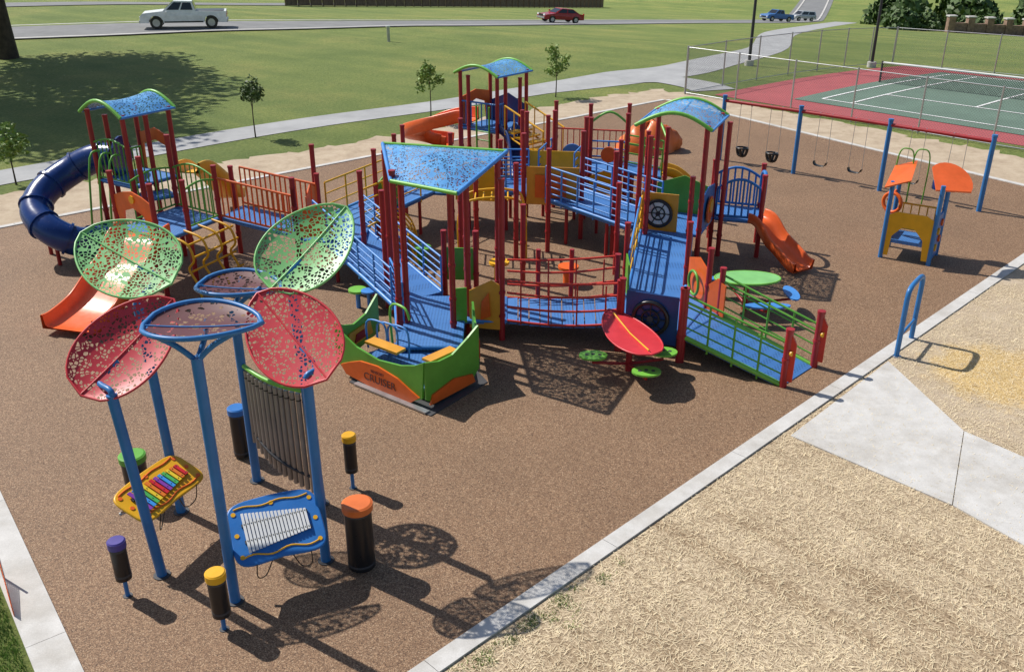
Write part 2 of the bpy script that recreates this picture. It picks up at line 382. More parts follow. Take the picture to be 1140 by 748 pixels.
chainfence(cp(-1.6,-.8),cp(29,-.8),11);chainfence(cp(-1.6,-.75),cp(-1.6,19.6),7);chainfence(cp(-1.55,19.6),cp(37,19.6),13)
# ---------------------------------------------------------------- left playground tower
def roof(g,c4,zr,rise,n=12):
    c=[V((p[0],p[1],zr)) for p in c4];cen=sum(c,V())/4;c=[cen+(p-cen)*1.18 for p in c]
    def S(u,v):
        p=c[0].lerp(c[1],u).lerp(c[3].lerp(c[2],u),v);return p+V((0,0,rise*math.sin(math.pi*u)*(1-.25*math.sin(math.pi*v))))
    vs=[S(i/n,j/n) for j in range(n+1) for i in range(n+1)]
    g.add('roof','roof_blue',vs,[(j*(n+1)+i,j*(n+1)+i+1,(j+1)*(n+1)+i+1,(j+1)*(n+1)+i) for j in range(n) for i in range(n)],True)
    for v in (0,1): g.tube('roof_edge','green_bright',[S(i/n,v) for i in range(n+1)],.045,8)
    for u in (0,1): g.tube('roof_edge','rail_blue',[S(u,j/n) for j in range(n+1)],.03,8)
    g.tube('roof_beam','rail_blue',[S(.5,j/n)-V((0,0,.03)) for j in range(n+1)],.025,6)
def P3(p,zz): return (p[0],p[1],zz)
def ring(g,c,n_,r,rr,mat,part='ring'):
    a=n_.cross(z).normalized();b=n_.cross(a)
    g.tube(part,mat,[c+a*math.cos(2*math.pi*k/24)*r+b*math.sin(2*math.pi*k/24)*r for k in range(24)],rr,8,True)
g=G('playground_tower')
A=[(-10.2,22.4),(-9.1,21.7),(-8.4,22.8),(-9.5,23.5)]
for p in A: g.post(p[0],p[1],3.5)
g.post(-9.95,22.75,3.3);g.post(-8.75,22.2,3.4)
g.deck(A,1.85);roof(g,A,3.5,.33)
B=[(-7.75,19.25),(-6.9,21.0),(-8.2,21.9),(-8.95,20.15)]
for p,zz in zip(B,(2.55,2.5,3.0,2.6)): g.post(p[0],p[1],zz)
g.post(-7.35,20.1,2.4);g.post(-8.6,21.0,2.7)
g.deck(B,1.3)
g.deck([(-9.0,21.4),(-8.2,21.9),(-8.6,22.4),(-9.3,21.9)],1.6)
g.pickets(P3(A[0],1.85),P3(A[1],1.85),.9,'green',8,arch=.15)
g.pickets(P3(A[1],1.85),P3((-8.9,22.0),1.85),.9,'green',3)
g.pickets(P3(B[1],1.3),P3(B[2],1.3),.95,'green',9,arch=.2)
g.pickets(P3((-8.75,20.7),1.3),P3(B[2],1.3),.95,'green',7,arch=.1)
g.pickets((-7.35,20.1,1.3),P3(B[1],1.3),.9,'green',5,arch=.1)
g.panel('entry_panel','orange',P3(B[3],1.3),P3(B[0],1.3),[(0,.8),(.05,.45),(.12,0),(.18,0),(.25,.5),(.5,.62),(.75,.5),(.82,0),(.88,0),(.95,.45),(1,.8),(.75,.93),(.5,1.0),(.25,.93)])
g.panel('entry_panel','orange',P3(A[3],1.85),P3(A[2],1.85),[(0,0),(.1,0),(.12,.65),(.5,.8),(.88,.65),(.9,0),(1,0),(1,.9),(.5,1.1),(0,.9)])
g.disc('porthole','yellow',(-8.35,19.68,2.12),(-.58,-.8,0),.09,.05,14)
g.chute([(-8.2,19.8,1.33),(-8.28,19.45,1.27),(-8.4,18.95,.88),(-8.52,18.55,.70),(-8.75,17.95,.30),(-8.92,17.35,.17),(-9.0,17.05,.18)],1.2,'orange_plastic',.26)
g.tube('slide_support','grey_metal',[(-8.6,18.4,0),(-8.6,18.4,.6)],.04)
g.chute([(-8.2,23.0,1.85),(-8.1,23.6,1.75),(-8.0,24.6,1.1),(-8.0,25.5,.5),(-8.1,26.2,.28)],.6,'yellow',.25)
for k in range(4):
    t=.15+.23*k
    bx=-7.75+.85*t;by=19.25+1.75*t
    g.tube('climber','yellow',catmull([(bx+.05,by-.05,1.35),(bx+.5,by-.3,1.25),(bx+.62,by-.35,.9),(bx+.45,by-.25,.65),(bx+.62,by-.35,.35),(bx+.7,by-.4,0)],4),.028,8)
for zz,o_ in ((.3,.66),(.6,.5),(.95,.6),(1.22,.5)):
    g.tube('climber_rung','yellow',[(-7.6+o_,19.5-.5*o_,zz),(-7.0+o_,20.85-.5*o_,zz)],.025,6)
for k in range(3):
    g.tube('ladder','green',catmull([(-9.95+k*.32,22.15-k*.2,2.6),(-10.1+k*.32,21.85-k*.2,2.5),(-10.2+k*.32,21.6-k*.2,1.2),(-10.3+k*.32,21.5-k*.2,0)],4),.025,6)
g.build()
g=G('tube_slide')
tp=catmull([(-9.9,22.9,2.25),(-10.5,23.0,2.2),(-11.15,22.9,1.9),(-11.6,22.3,1.55),(-11.6,21.7,1.2),(-11.1,21.25,.9),(-10.55,21.3,.6),(-10.25,21.8,.45),(-10.2,22.2,.42)],6)
g.tube('tube','navy',tp,.36,20,caps=False)
for i in range(4,len(tp)-1,6):
    d=(tp[i+1]-tp[i]).normalized();g.tube('tube_flange','navy',[tp[i]-d*.03,tp[i]+d*.03],.40,20)
g.disc('tube_hood','navy',(-9.75,22.85,2.3),(1,-.1,0),.5,.05)
g.tube('support','red_post',[(-11.6,22.0,0),(-11.6,22.0,1.2)],.05);g.tube('support','red_post',[(-11.05,21.25,0),(-11.05,21.25,.6)],.05)
g.build()
g=G('playground_bridge')
a0=(-6.9,21.0,1.3);a1=(-4.95,20.35,1.05);b0=(-6.6,22.0,1.3);b1=(-4.65,21.35,1.05)
g.prism('deck','deck',[a0,a1,b1,b0],(0,0,-.08))
g.pickets(a0,a1,.95,'orange',15,.02);g.pickets(b0,b1,.95,'orange',15,.02)
for x,y in ((-4.95,20.3),(-4.62,21.4),(-6.85,22.1)): g.post(x,y,2.2)
g.build()
# ---------------------------------------------------------------- central ring
g=G('playground_structure')
def rampway(c0,c1,z0,z1,wd,rl='rail_blue',rh=.85,sides=(1,1),n=4,ps=5):
    a=V((c0[0],c0[1],z0));b=V((c1[0],c1[1],z1));d=(b-a);s_=V((d.y,-d.x,0)).normalized()*wd/2
    g.prism('ramp_deck','deck',[a-s_,b-s_,b+s_,a+s_],(0,0,-.09))
    for k,sg in enumerate((-1,1)):
        g.tube('ramp_edge','rail_blue',[a+s_*sg,b+s_*sg],.045,6)
        if sides[k]: g.rail(a+s_*sg,b+s_*sg,rh,rl,n,ps)
    for t in (.25,.75):
        for sg in (-1,1):
            p=a.lerp(b,t)+s_*sg*.9;g.tube('support_leg','red_post',[(p.x,p.y,0),(p.x,p.y,p.z-.05)],.045,8)
g.deck([(-2.15,15.75),(-.95,15.75),(-1.0,18.2),(-2.5,18.2)],.45)
g.rail((-2.15,16.8,.45),(-2.55,18.2,.45),.85,'rail_blue',5,3)
rampway((-2.0,18.1),(-4.15,21.2),.45,.95,1.2,n=5,ps=6,rh=.8)
g.deck([(-4.95,20.4),(-3.5,20.6),(-3.4,22.1),(-4.8,22.1)],.95)
rampway((-4.1,21.9),(-2.5,24.5),.95,1.05,1.2,'yellow',.85,(1,1),n=3)
g.deck([(-3.1,24.2),(-1.6,23.9),(-1.4,25.2),(-3.0,25.2)],1.05)
rampway((-1.6,24.6),(.4,24.4),1.05,1.1,1.2,'rail_blue',.85)
g.deck([(.3,23.5),(1.8,23.3),(2.0,24.8),(.4,25.0)],1.1)
rampway((1.35,23.7),(3.25,21.8),1.1,.95,1.35,n=5,ps=6)
F=[(3.0,21.3),(4.4,20.8),(5.0,22.2),(3.6,22.8)]
g.deck(F,.95);roof(g,F,3.42,.34)
for p in F: g.post(p[0],p[1],3.45)
for x,y,zz in ((3.15,20.9,3.2),(4.75,22.5,3.2),(4.15,20.75,2.3),(5.15,21.9,3.3)): g.post(x,y,zz)
F2=[(5.05,22.1),(6.1,21.8),(6.35,22.9),(5.2,23.3)]
g.deck(F2,.95)
for p in F2[1:]: g.post(p[0],p[1],2.05)
for a,b in ((F2[0],F2[1]),(F2[2],F2[3])): g.pickets(P3(a,.95),P3(b,.95),.75,'panel_blue',7,.026,arch=.25)
g.tube('arch','panel_blue',catmull([P3(F2[1],.95),(6.15,21.9,1.8),(6.25,22.35,2.0),(6.3,22.8,1.8),P3(F2[2],.95)],5),.05)
g.chute([(6.05,22.0,.93),(6.2,21.8,.88),(6.4,21.5,.55),(6.6,21.15,.36),(6.8,20.8,.16),(6.92,20.6,.12)],.62,'orange_plastic',.22)
g.panel('panel','tan_panel',P3(F[0],.9),(3.95,20.95,.9),[(.08,0),(.95,0),(.95,.95),(.08,.95)],.03)
def shipwheel(pc,pn,r,hub,face=None,sp=8):
    ax=pn.cross(z).normalized()
    if face: g.disc('wheel_face',face,pc+pn*.02,pn,r*.92,.02,28)
    ring(g,pc+pn*.05,pn,r,r*.13,'black','wheel_ring');ring(g,pc+pn*.05,pn,r*.5,r*.06,'black','wheel_ring');g.disc('wheel_hub',hub,pc+pn*.07,pn,r*.18,.04)
    for k in range(sp):
        t=k*2*math.pi/sp;g.tube('wheel_spoke','black',[pc+pn*.05,pc+pn*.05+(ax*math.cos(t)+z*math.sin(t))*r*.95],.012,6)
shipwheel(V((3.47,21.08,1.38)),V((-.35,-.94,0)),.31,'black','white',6)
g.panel('panel','panel_blue',P3(F[1],.85),P3(F[2],.85),[(.08,0),(.95,0),(.95,.95),(.5,1.05),(.08,.95)],.03)
q=V((4.73,21.45,1.35));nq=V((.92,-.39,0));g.disc('panel_shape','orange',q+nq*.03,nq,.33,.03);g.disc('panel_shape','yellow',q+nq*.06+V((0,0,.1)),nq,.17,.03,16)
g.panel('panel','green',P3(F[3],.95),P3(F[2],.95),[(.05,0),(.95,0),(.95,.7),(.5,.95),(.05,.7)],.03)
rampway((3.65,20.95),(3.05,18.1),.95,.6,1.2,'yellow',.85,(0,1),n=3,ps=4)
g.rail((3.0,20.9,.95),(2.45,18.2,.6),.85,'rail_blue',4,4)
E=[(2.15,16.6),(3.3,16.15),(3.9,17.3),(3.65,18.2),(2.4,18.3)]
g.deck(E,.6)
for x,y,zz in ((2.12,16.45,1.5),(2.4,18.3,2.0),(3.2,15.95,1.5),(3.95,17.3,1.8),(3.7,18.35,2.0)): g.post(x,y,zz)
g.panel('panel','panel_navy',(2.15,16.42,.32),(3.17,16.0,.32),[(.05,0),(.97,0),(.97,1.0),(.05,1.0)],.03)
shipwheel(V((2.66,16.21,.83)),V((-.38,-.92,0)),.33,'dark_grey')
g.panel('panel','orange',(3.7,18.2,.45),(3.95,17.25,.45),[(.05,0),(.95,0),(.95,.9),(.5,1.05),(.05,.9)],.03)
g.panel('panel','orange',(3.95,17.25,.2),(4.2,16.85,.3),[(.0,0),(1,0),(1,.9),(.5,1.05),(.0,.9)],.03)
nn_=V((.97,.2,0));ring(g,V((3.86,17.75,.95))+nn_*.05,nn_,.25,.03,'dark_grey')
ring(g,V((3.78,17.72,.95))-nn_*.05,nn_,.25,.03,'green')
g.panel('panel','green',(2.4,18.3,.6),(2.42,17.0,.6),[(.05,0),(.4,0),(.4,.7),(.05,.8)],.03)
n0=V((3.25,15.95,.55));n1=V((4.95,14.95,.03));f0=V((4.15,17.0,.55));f1=V((5.75,15.75,.03))
g.prism('ramp_deck','deck',[n0,n1,f1,f0],(0,0,-.07));g.deck([(3.25,16.0),(4.15,17.0),(3.9,17.3),(3.3,16.3)],.57)
for a,b in ((n0,n1),(f0,f1)):
    g.tube('ramp_edge','green_bright',[a,b],.05,6)
    g.rail(a,b,.85,'green',4,5,.016)
    g.tube('hand_rail','green_bright',[a+V((0,0,.72)),b+V((0,0,.72))],.026,8)
for p in (n1,f1):
    g.post(p.x,p.y,1.12,'red_post',.07);g.panel('panel','red_rail',(p.x-.06,p.y+.02,.15),(p.x+.12,p.y-.1,.15),[(0,0),(1,0),(1,.75),(.6,.9),(0,.75)],.04)
    g.disc('post_badge','yellow',(p.x+.05,p.y-.09,.72),(.5,-.8,0),.05,.03,10)
for p in (n0,f0): g.post(p.x,p.y,1.5)
bn0=V((-.1,17.0,.42));bn1=V((2.1,16.55,.55));bf0=V((-.1,18.2,.42));bf1=V((2.2,18.0,.58))
seg=10
for i in range(seg):
    a=bn0.lerp(bn1,(i+.05)/seg);b=bn0.lerp(bn1,(i+.95)/seg);c=bf0.lerp(bf1,(i+.95)/seg);d=bf0.lerp(bf1,(i+.05)/seg)
    sag=V((0,0,-.06*math.sin(math.pi*(i+.5)/seg)));g.prism('bridge_plank','deck',[a+sag,b+sag,c+sag,d+sag],(0,0,-.07))
for a,b in ((bn0,bn1),(bf0,bf1)):
    for zz in (.0,.3,.6,.85):
        g.tube('rail','red_rail',[a.lerp(b,k/8)+V((0,0,zz-.08*math.sin(math.pi*k/8)*(1 if zz<.8 else .6))) for k in range(9)],.024,6)
    for k in range(1,8,2): g.tube('rail_post','red_rail',[a.lerp(b,k/8)+V((0,0,-.08)),a.lerp(b,k/8)+V((0,0,.78))],.018,6)
    g.post(b.x-.02,b.y-.08,1.45)
for x in (.55,1.25): g.tube('support','red_post',[(x,18.2,0),(x,18.2,1.5)],.05)
g.deck([(-1.0,17.0),(-.12,16.95),(-.12,18.2),(-1.0,18.2)],.44)
g.panel('panel','tan_panel',(-.85,17.05,.25),(-.22,16.92,.25),[(0,0),(1,0),(1,.95),(.7,1.05),(0,.8)],.03)
g.panel('panel','orange',(-.62,16.98,.45),(-.42,16.94,.45),[(0,0),(1,.1),(.8,.6),(.1,.4)],.03,.03)
g.panel('panel','green',(-1.45,19.3,.4),(-.85,19.25,.4),[(0,0),(1,0),(1,.75),(0,.75)],.03)
g.panel('panel','green',(-.9,16.95,.4),(-1.12,16.9,.4),[(0,0),(1,0),(1,.75),(0,.75)],.03)
for x,y in ((-1.5,19.3),(-.8,19.25)): g.post(x,y,1.5)
for x,y,zz in ((-2.2,16.6,3.55),(-2.08,16.85,3.4),(-1.15,16.6,3.5),(-.88,17.2,3.45),(-.28,17.55,3.5),(-2.55,18.3,3.5),(-.95,18.25,3.0),(-.2,16.95,3.3),(-2.7,18.6,2.6)): g.post(x,y,zz)
c=[V((-2.6,18.5,3.52)),(V((-.1,17.85,3.52))),V((-.95,15.6,3.45)),V((-2.2,16.4,3.45))]
n=12
def SS(u,v):
    p=c[0].lerp(c[1],u).lerp(c[3].lerp(c[2],u),v);return p+V((0,0,.18*math.sin(math.pi*u)*math.sin(math.pi*v)+.12*(1-v)))
vs=[SS(i/n,j/n) for j in range(n+1) for i in range(n+1)]
g.add('roof','roof_blue',vs,[(j*(n+1)+i,j*(n+1)+i+1,(j+1)*(n+1)+i+1,(j+1)*(n+1)+i) for j in range(n) for i in range(n)],True)
for k in range(4):
    E_=[((0,0),(1,0)),((1,0),(1,1)),((1,1),(0,1)),((0,1),(0,0))][k]
    g.tube('roof_edge',('green_bright','rail_blue')[k%2],[SS(E_[0][0]+(E_[1][0]-E_[0][0])*t/10,E_[0][1]+(E_[1][1]-E_[0][1])*t/10) for t in range(11)],.04,8)
for x,y,zz in ((-4.95,20.3,2.4),(-3.45,20.5,2.5),(-3.35,22.15,2.6),(-4.85,22.2,2.7),(-3.1,24.2,2.5),(-1.6,23.9,2.6),(-1.4,25.2,2.7),(.3,23.4,2.7),(1.8,23.2,2.8),(2.0,24.9,2.8),(.4,25.1,2.9),(.1,21.6,2.4),(-.9,22.4,2.3),(.25,19.9,1.9),(2.5,21.9,2.6),(2.45,20.6,2.2),(-1.2,20.8,2.3),(.9,22.2,2.6),(-3.0,25.3,2.5),(1.0,25.6,2.7),(-.3,24.0,2.4)):
    g.post(x,y,zz)
g.panel('panel','tan_panel',(.3,23.4,.9),(1.8,23.2,.9),[(.05,0),(.95,0),(.95,1.0),(.05,1.0)],.03)
g.panel('panel','yellow',(-1.5,23.95,.85),(-.3,23.75,.85),[(0,0),(1,0),(1,.9),(.5,1.1),(0,.9)],.03)
g.panel('panel','orange',(.6,23.34,1.1),(1.4,23.22,1.1),[(0,0),(1,0),(1,.6),(0,.6)],.03,.03)
g.panel('panel','orange',(-4.85,22.2,.9),(-4.9,21.3,.9),[(0,0),(1,0),(1,.8),(.5,1),(0,.8)],.03)
g.panel('panel','orange',(-4.9,20.4,.9),(-4.1,20.45,.9),[(0,.1),(1,.1),(1,.7),(.5,.9),(0,.75)],.03)
g.panel('panel','green',(-3.35,22.15,.95),(-2.9,23.0,.97),[(0,0),(1,0),(1,.8),(.5,1),(0,.8)],.03)
g.panel('panel','yellow',(2.0,24.9,1.0),(.4,25.1,1.0),[(0,0),(1,0),(1,.9),(0,.9)],.03)
for dy in (0,.75):
    g.tube('climber','yellow',catmull([(-1.3,21.6+dy,0),(-1.3,21.65+dy,1.1),(-1.0,21.7+dy,1.5),(0,21.7+dy,1.55),(.3,21.7+dy,1.2),(.35,21.7+dy,0)],5),.03,8)
for k in range(7):
    x=-1.1+k*.2;g.tube('climber_rung','yellow',[(x,21.7,1.5),(x,22.45,1.5)],.022,6)
for k in range(4):
    zz=.3+.28*k;g.tube('climber_rung','yellow',[(-1.3,21.6,zz),(-1.3,22.4,zz)],.022,6);g.tube('climber_rung','yellow',[(.35,21.7,zz),(.35,22.45,zz)],.022,6)
for k in range(5):
    yk=20.9+.28*k;g.tube('arch_climber','yellow',catmull([(-3.4,yk,1.1),(-3.0,yk,1.25),(-2.5,yk,.9),(-2.3,yk,0)],5),.025,6)
g.tube('arch_climber','yellow',[(-2.95,20.9,1.22),(-2.95,22.02,1.22)],.025,6);g.tube('arch_climber','yellow',[(-2.48,20.9,.85),(-2.48,22.02,.85)],.025,6)
for x,y,m_ in ((-.3,20.3,'yellow'),(1.3,20.0,'orange'),(-2.2,21.3,'green')):
    g.cyl('play_stool',m_,x,y,0,.4,.12,12);g.cyl('play_stool_top',m_,x,y,.4,.46,.24,16)
H=[(1.2,26.0),(3.2,25.6),(3.4,27.0),(1.3,27.4)]
g.deck(H,1.15)
for p in H: g.post(p[0],p[1],2.75)
for x,y,zz in ((2.2,25.8,2.6),(2.3,27.2,2.7),(4.2,26.6,2.5),(4.3,25.5,2.4),(.3,26.8,2.6),(3.7,25.0,2.4),(2.9,24.4,2.3)): g.post(x,y,zz)
rampway((1.6,25.9),(1.2,24.7),1.15,1.1,1.0,n=4,ps=3)
rampway((3.2,26.3),(4.3,26.1),1.15,1.0,1.0,'green_bright',.8,n=3,ps=3)
g.rail((2.2,25.8,1.15),(3.2,25.6,1.15),.85,'rail_blue',4,3);g.pickets((1.3,27.4,1.15),(3.4,27.0,1.15),.85,'red_rail',12)
g.tube('arch','green_bright',catmull([(2.3,27.2,2.2),(2.7,27.1,2.5),(3.0,27.05,2.5),(3.4,27.0,2.2)],6),.035)
g.tube('arch','green_bright',catmull([(4.2,26.6,2.1),(4.2,26.2,2.4),(4.3,25.5,2.1)],6),.035)
g.chute([(4.3,26.2,1.0),(4.7,26.2,.9),(5.2,26.1,.5),(5.7,26.0,.2)],.6,'yellow',.22)
g.panel('panel','yellow',(2.2,25.75,.5),(3.1,25.55,.5),[(0,0),(1,0),(1,.5),(.5,.7),(0,.5)],.03)
g.disc('bubble_panel','panel_blue',(1.7,25.85,1.6),(-.2,-.97,0),.3,.05);g.disc('bubble_panel','orange',(2.7,25.6,1.65),(-.2,-.97,0),.22,.06)
for k in range(5): g.box('stair','yellow',(.25+.22*k,28.4-.22*k,1.7-.12*k),(.28,.9,.05),-.75)
for sd in (-.45,.45):
    g.tube('stair_rail','yellow',[(.1+sd*.7,28.5+sd*.7,2.5),(1.25+sd*.7,27.4+sd*.7,1.95)],.03);g.tube('stair_rail','yellow',[(.1+sd*.7,28.5+sd*.7,1.65),(1.25+sd*.7,27.4+sd*.7,1.1)],.03)
    for k in range(5): g.tube('stair_baluster','yellow',[(.1+.28*k+sd*.7,28.5-.27*k+sd*.7,1.65-.13*k),(.1+.28*k+sd*.7,28.5-.27*k+sd*.7,2.5-.13*k)],.02,6)
g.build()
g=G('playground_tower')
T=[(-1.6,29.3),(-.45,28.5),(.45,29.6),(-.7,30.5)]
for p in T: g.post(p[0],p[1],3.3)
g.post(-1.35,29.1,3.2);g.post(-.2,28.75,3.2);g.post(.25,29.3,3.1)
g.deck(T,1.65);roof(g,T,3.3,.28)
g.pickets(P3(T[0],1.65),P3(T[1],1.65),.8,'panel_blue',7,.022)
g.pickets(P3(T[1],1.65),(-.2,28.8,1.65),.8,'panel_blue',3,.022)
g.panel('panel','orange',P3(T[3],1.65),P3(T[0],1.65),[(0,0),(.15,0),(.2,.6),(.5,.75),(.8,.6),(.85,0),(1,0),(1,.9),(.5,1.05),(0,.9)],.03)
g.panel('panel','panel_navy',P3(T[2],1.65),P3(T[3],1.65),[(0,0),(1,0),(1,.6),(.5,.9),(0,.6)],.03)
g.chute([(-1.2,29.9,1.7),(-1.7,30.1,1.65),(-2.6,30.4,1.35),(-3.3,31.2,.95),(-3.2,32.1,.55),(-2.6,32.5,.35),(-2.2,32.4,.3)],.65,'orange_plastic',.38)
g.chute([(-.2,28.7,1.65),(0.1,28.2,1.45),(.25,27.6,.9),(.3,27.0,.5)],.55,'navy',.25)
g.tube('ladder','green',[(-1.1,28.9,0),(-1.1,28.75,2.4)],.03);g.tube('ladder','green',[(-.7,28.6,0),(-.7,28.45,2.4)],.03)
for k in range(6): g.tube('ladder_rung','green',[(-1.1,28.88,.25+.27*k),(-.7,28.58,.25+.27*k)],.022,6)
g.build()
# ---------------------------------------------------------------- rocking boat
g=G('rocking_boat')
A=V((-3.25,15.45,0));B=V((-1.5,14.1,0));C=V((-.62,15.15,0));D=V((-2.65,16.75,0));Ee=V((-.75,16.25,0))
def hull(p,q,ol,mat,part='hull_panel',lift=0):
    g.panel(part,mat,p,q,ol,.04,lift)
hull(A,B,[(.0,.30),(.12,.12),(.85,.06),(.97,.2),(1,.92),(.9,.80),(.75,.70),(.5,.64),(.25,.74),(.1,.9),(0,1.05)],'green')
hull(A,B,[(.12,.12),(.5,.03),(.85,.05),(.95,.22),(.86,.30),(.72,.44),(.5,.53),(.3,.50),(.18,.40),(.06,.28)],'orange','hull_trim',.035)
hull(B,C,[(0,.2),(.15,.06),(.85,.1),(1,.3),(1,1.15),(.8,1.0),(.5,.82),(.25,.82),(0,.92)],'green')
hull(B,C,[(.05,.08),(.9,.08),(.85,.26),(.5,.36),(.1,.26)],'orange','hull_trim',.035)
hull(D,A,[(0,.3),(.9,.2),(1,.35),(1,1.05),(.8,.9),(.6,.8),(.3,.85),(0,1.1)],'green')
hull(D,A,[(.2,.4),(.8,.4),(.75,.68),(.25,.68)],'tan_panel','hull_trim',-.035)
hull(D,A,[(.35,.45),(.65,.45),(.6,.6),(.4,.6)],'red_post','hull_badge',-.06)
hull(C,Ee,[(0,.3),(1,.3),(1,1.15),(.6,.95),(.3,.95),(0,1.15)],'green')
hull(C,Ee,[(.15,.4),(.85,.4),(.8,.75),(.2,.75)],'red_rail','hull_trim',.035)
g.deck([(-2.95,15.5),(-1.52,14.35),(-.85,15.2),(-.95,16.0),(-2.2,16.2)],.32,.1)
g.prism('bench','tan_panel',[(-2.75,15.6,.62),(-2.1,15.1,.62),(-1.95,15.3,.62),(-2.6,15.8,.62)],(0,0,-.05))
g.prism('bench','tan_panel',[(-1.0,15.25,.62),(-1.45,14.75,.62),(-1.62,14.9,.62),(-1.15,15.4,.62)],(0,0,-.05))
for k in range(3):
    x=-2.75+.22*k;y=15.95-.12*k
    g.tube('grab_bar','rail_blue',catmull([(x,y,.32),(x,y,.85),(x+.25,y-.18,.95),(x+.4,y-.3,.85),(x+.4,y-.3,.35)],4),.02,8)
g.tube('grab_bar','green_bright',catmull([(-2.3,16.1,.3),(-2.3,16.1,1.1),(-2.0,15.8,1.2),(-1.9,15.7,1.0)],4),.025,8)
g.prism('base_pad','dark_grey',[(-3.0,15.1,.03),(-1.4,13.85,.03),(-.45,15.1,.03),(-1.0,16.3,.03),(-2.4,16.6,.03)],(0,0,-.02))
g.prism('steel_frame','grey_metal',[(-2.9,14.98,.06),(-1.5,13.9,.06),(-1.42,13.98,.06),(-2.83,15.06,.06)],(0,0,-.03))
e=g.build()
d=(B-A).normalized();nn=V((d.y,-d.x,0))
def letter(txt,size,t,zz):
    cu=bpy.data.curves.new('hull_lettering','FONT');cu.body=txt;cu.size=size;cu.extrude=.003;cu.align_x='CENTER'
    to=bpy.data.objects.new('hull_lettering',cu);cu.materials.append(MATS['brown_rim']);bpy.context.collection.objects.link(to)
    to.parent=e;pos=A.lerp(B,t)+nn*.062+V((0,0,zz));to.location=pos-V(e.location);to.rotation_euler=(math.pi/2,0,math.atan2(d.y,d.x))
letter('CRUISER',.21,.52,.18);letter('SENSORY',.08,.5,.37)
# ---------------------------------------------------------------- flower sculptures
def leaf(g,c,axis,L,W,mat,rim,side=None,nl=20,nw=8,cup=.10,rimr=.018,part='leaf',rnd=False):
    c=V(c);ax=V(axis).normalized()
    sd=V(side) if side else ax.cross(z)
    sd=(sd-ax*sd.dot(ax)).normalized();up=sd.cross(ax)
    if up.z<0: up=-up
    def w(t):
        if not 0<t<1: return 0
        if rnd: return W/2*(math.sin(math.pi*t**.85))**.6
        return W/2*(t**.48*(1-t)**.66)/.468
    def pt(t,v_):
        return c+ax*(t-.48)*L+sd*v_*max(w(t),.012)+up*(cup*(v_*v_)*w(t)/(W/2)+.10*L*(t-.5)**2)
    grid=[[pt(i/nl,-1+2*j/nw) for j in range(nw+1)] for i in range(nl+1)]
    flat=[p for r_ in grid for p in r_];m=nw+1
    inner=[];outer=[]
    for i in range(nl):
        for j in range(nw):
            q=(i*m+j,i*m+j+1,(i+1)*m+j+1,(i+1)*m+j)
            (outer if i in(0,nl-1) else inner).append(q)
    g.add(part,mat,flat,inner,True);g.add(part+'_tip',rim,flat,outer,True)
    edge=[pt(i/nl,-1) for i in range(nl+1)]+[pt(i/nl,1) for i in range(nl-1,0,-1)]
    g.tube(part+'_rim',rim,edge,rimr,6,True)
    g.tube(part+'_rib',rim,[pt(i/nl,0)+up*.004 for i in range(nl+1)],.012,6)
def flower(name,base,top,c,axis,L,W,mat,rim,side=None,y=False):
    g=G(name);b=V((base[0],base[1],0));t=V(top);c=V(c)
    g.tube('pole','pole_blue',catmull([b,b.lerp(t,.5),b.lerp(t,.85),t],4),.066,16)
    g.cyl('base_flange','dark_grey',b.x,b.y,0,.025,.11,16)
    if y:
        ax=V(axis).normalized()
        for s_ in (-1,1):
            g.tube('branch','pole_blue',catmull([t-V((0,0,.05)),t+ax*s_*.2+V((0,0,.14)),t+ax*s_*L*.36+V((0,0,.30))],5),.034,10)
        g.tube('branch','pole_blue',catmull([t-V((0,0,.05)),t+V((.05,.2,.14)),t+V((.05,.36,.30))],5),.034,10)
    else:
        ax=V(axis).normalized();g.tube('stem','pole_blue',catmull([t-V((0,0,.1)),t+V((0,0,.05)),c-ax*L*.30-V((0,0,.04)),c-ax*L*.1-V((0,0,.03))],5),.038,10)
    leaf(g,c,axis,L,W,mat,rim,side,rimr=.03 if y else .016,rnd=y);return g.build()
flower('flower_sculpture',(-4.6,9.7),(-4.8,9.75,2.68),(-4.76,10.3,3.02),(.55,.65,.5),1.60,1.08,'leaf_red','leaf_red_solid',(-.8,.4,.4))
flower('flower_sculpture',(-4.8,11.1),(-4.9,11.15,3.25),(-5.15,11.7,3.67),(-.85,.40,.30),1.60,1.22,'leaf_green','leaf_green_solid',(.45,.7,.45))
flower('flower_sculpture',(-3.5,9.2),(-3.5,9.2,3.45),(-3.44,9.3,3.77),(1,.05,0),1.30,1.05,'leaf_dark','pole_blue',None,True)
flower('flower_sculpture',(-3.9,11.9),(-3.9,11.9,2.90),(-3.80,11.9,3.17),(1,-.1,0),1.2,.95,'leaf_dark','pole_blue',None,True)
flower('flower_sculpture',(-2.5,10.0),(-2.5,10.0,2.75),(-2.72,10.45,3.10),(-.6,.6,.42),1.60,1.12,'leaf_red','leaf_red_solid',(.8,.4,.4))
flower('flower_sculpture',(-2.8,11.3),(-2.9,11.3,3.4),(-2.68,11.5,3.88),(.55,.65,.5),1.55,1.15,'leaf_green','leaf_green_solid',(-.8,.4,.3))
g=G('chimes')
p0=V((-3.85,11.85,0));p1=V((-2.85,11.3,0));nc=13
for i in range(nc):
    t=(i+.5)/nc;p=p0.lerp(p1,t);zt=1.95-.12*t;zb=.80-.60*t**.8
    bow=V((-.4,-.8,0))*.12*math.sin(math.pi*t);p=p+bow
    g.tube('chime_tube','chime',[p+V((0,0,zb)),p+V((0,0,zt))],.038,12)
    g.tube('chime_band','black',[p+V((0,0,zt-.12)),p+V((0,0,zt-.10))],.040,12)
g.tube('chime_frame','green_bright',[p0.lerp(p1,k/8)+V((-.4,-.8,0))*.12*math.sin(math.pi*k/8)+V((0,0,2.0-.12*k/8)) for k in range(9)],.035,8)
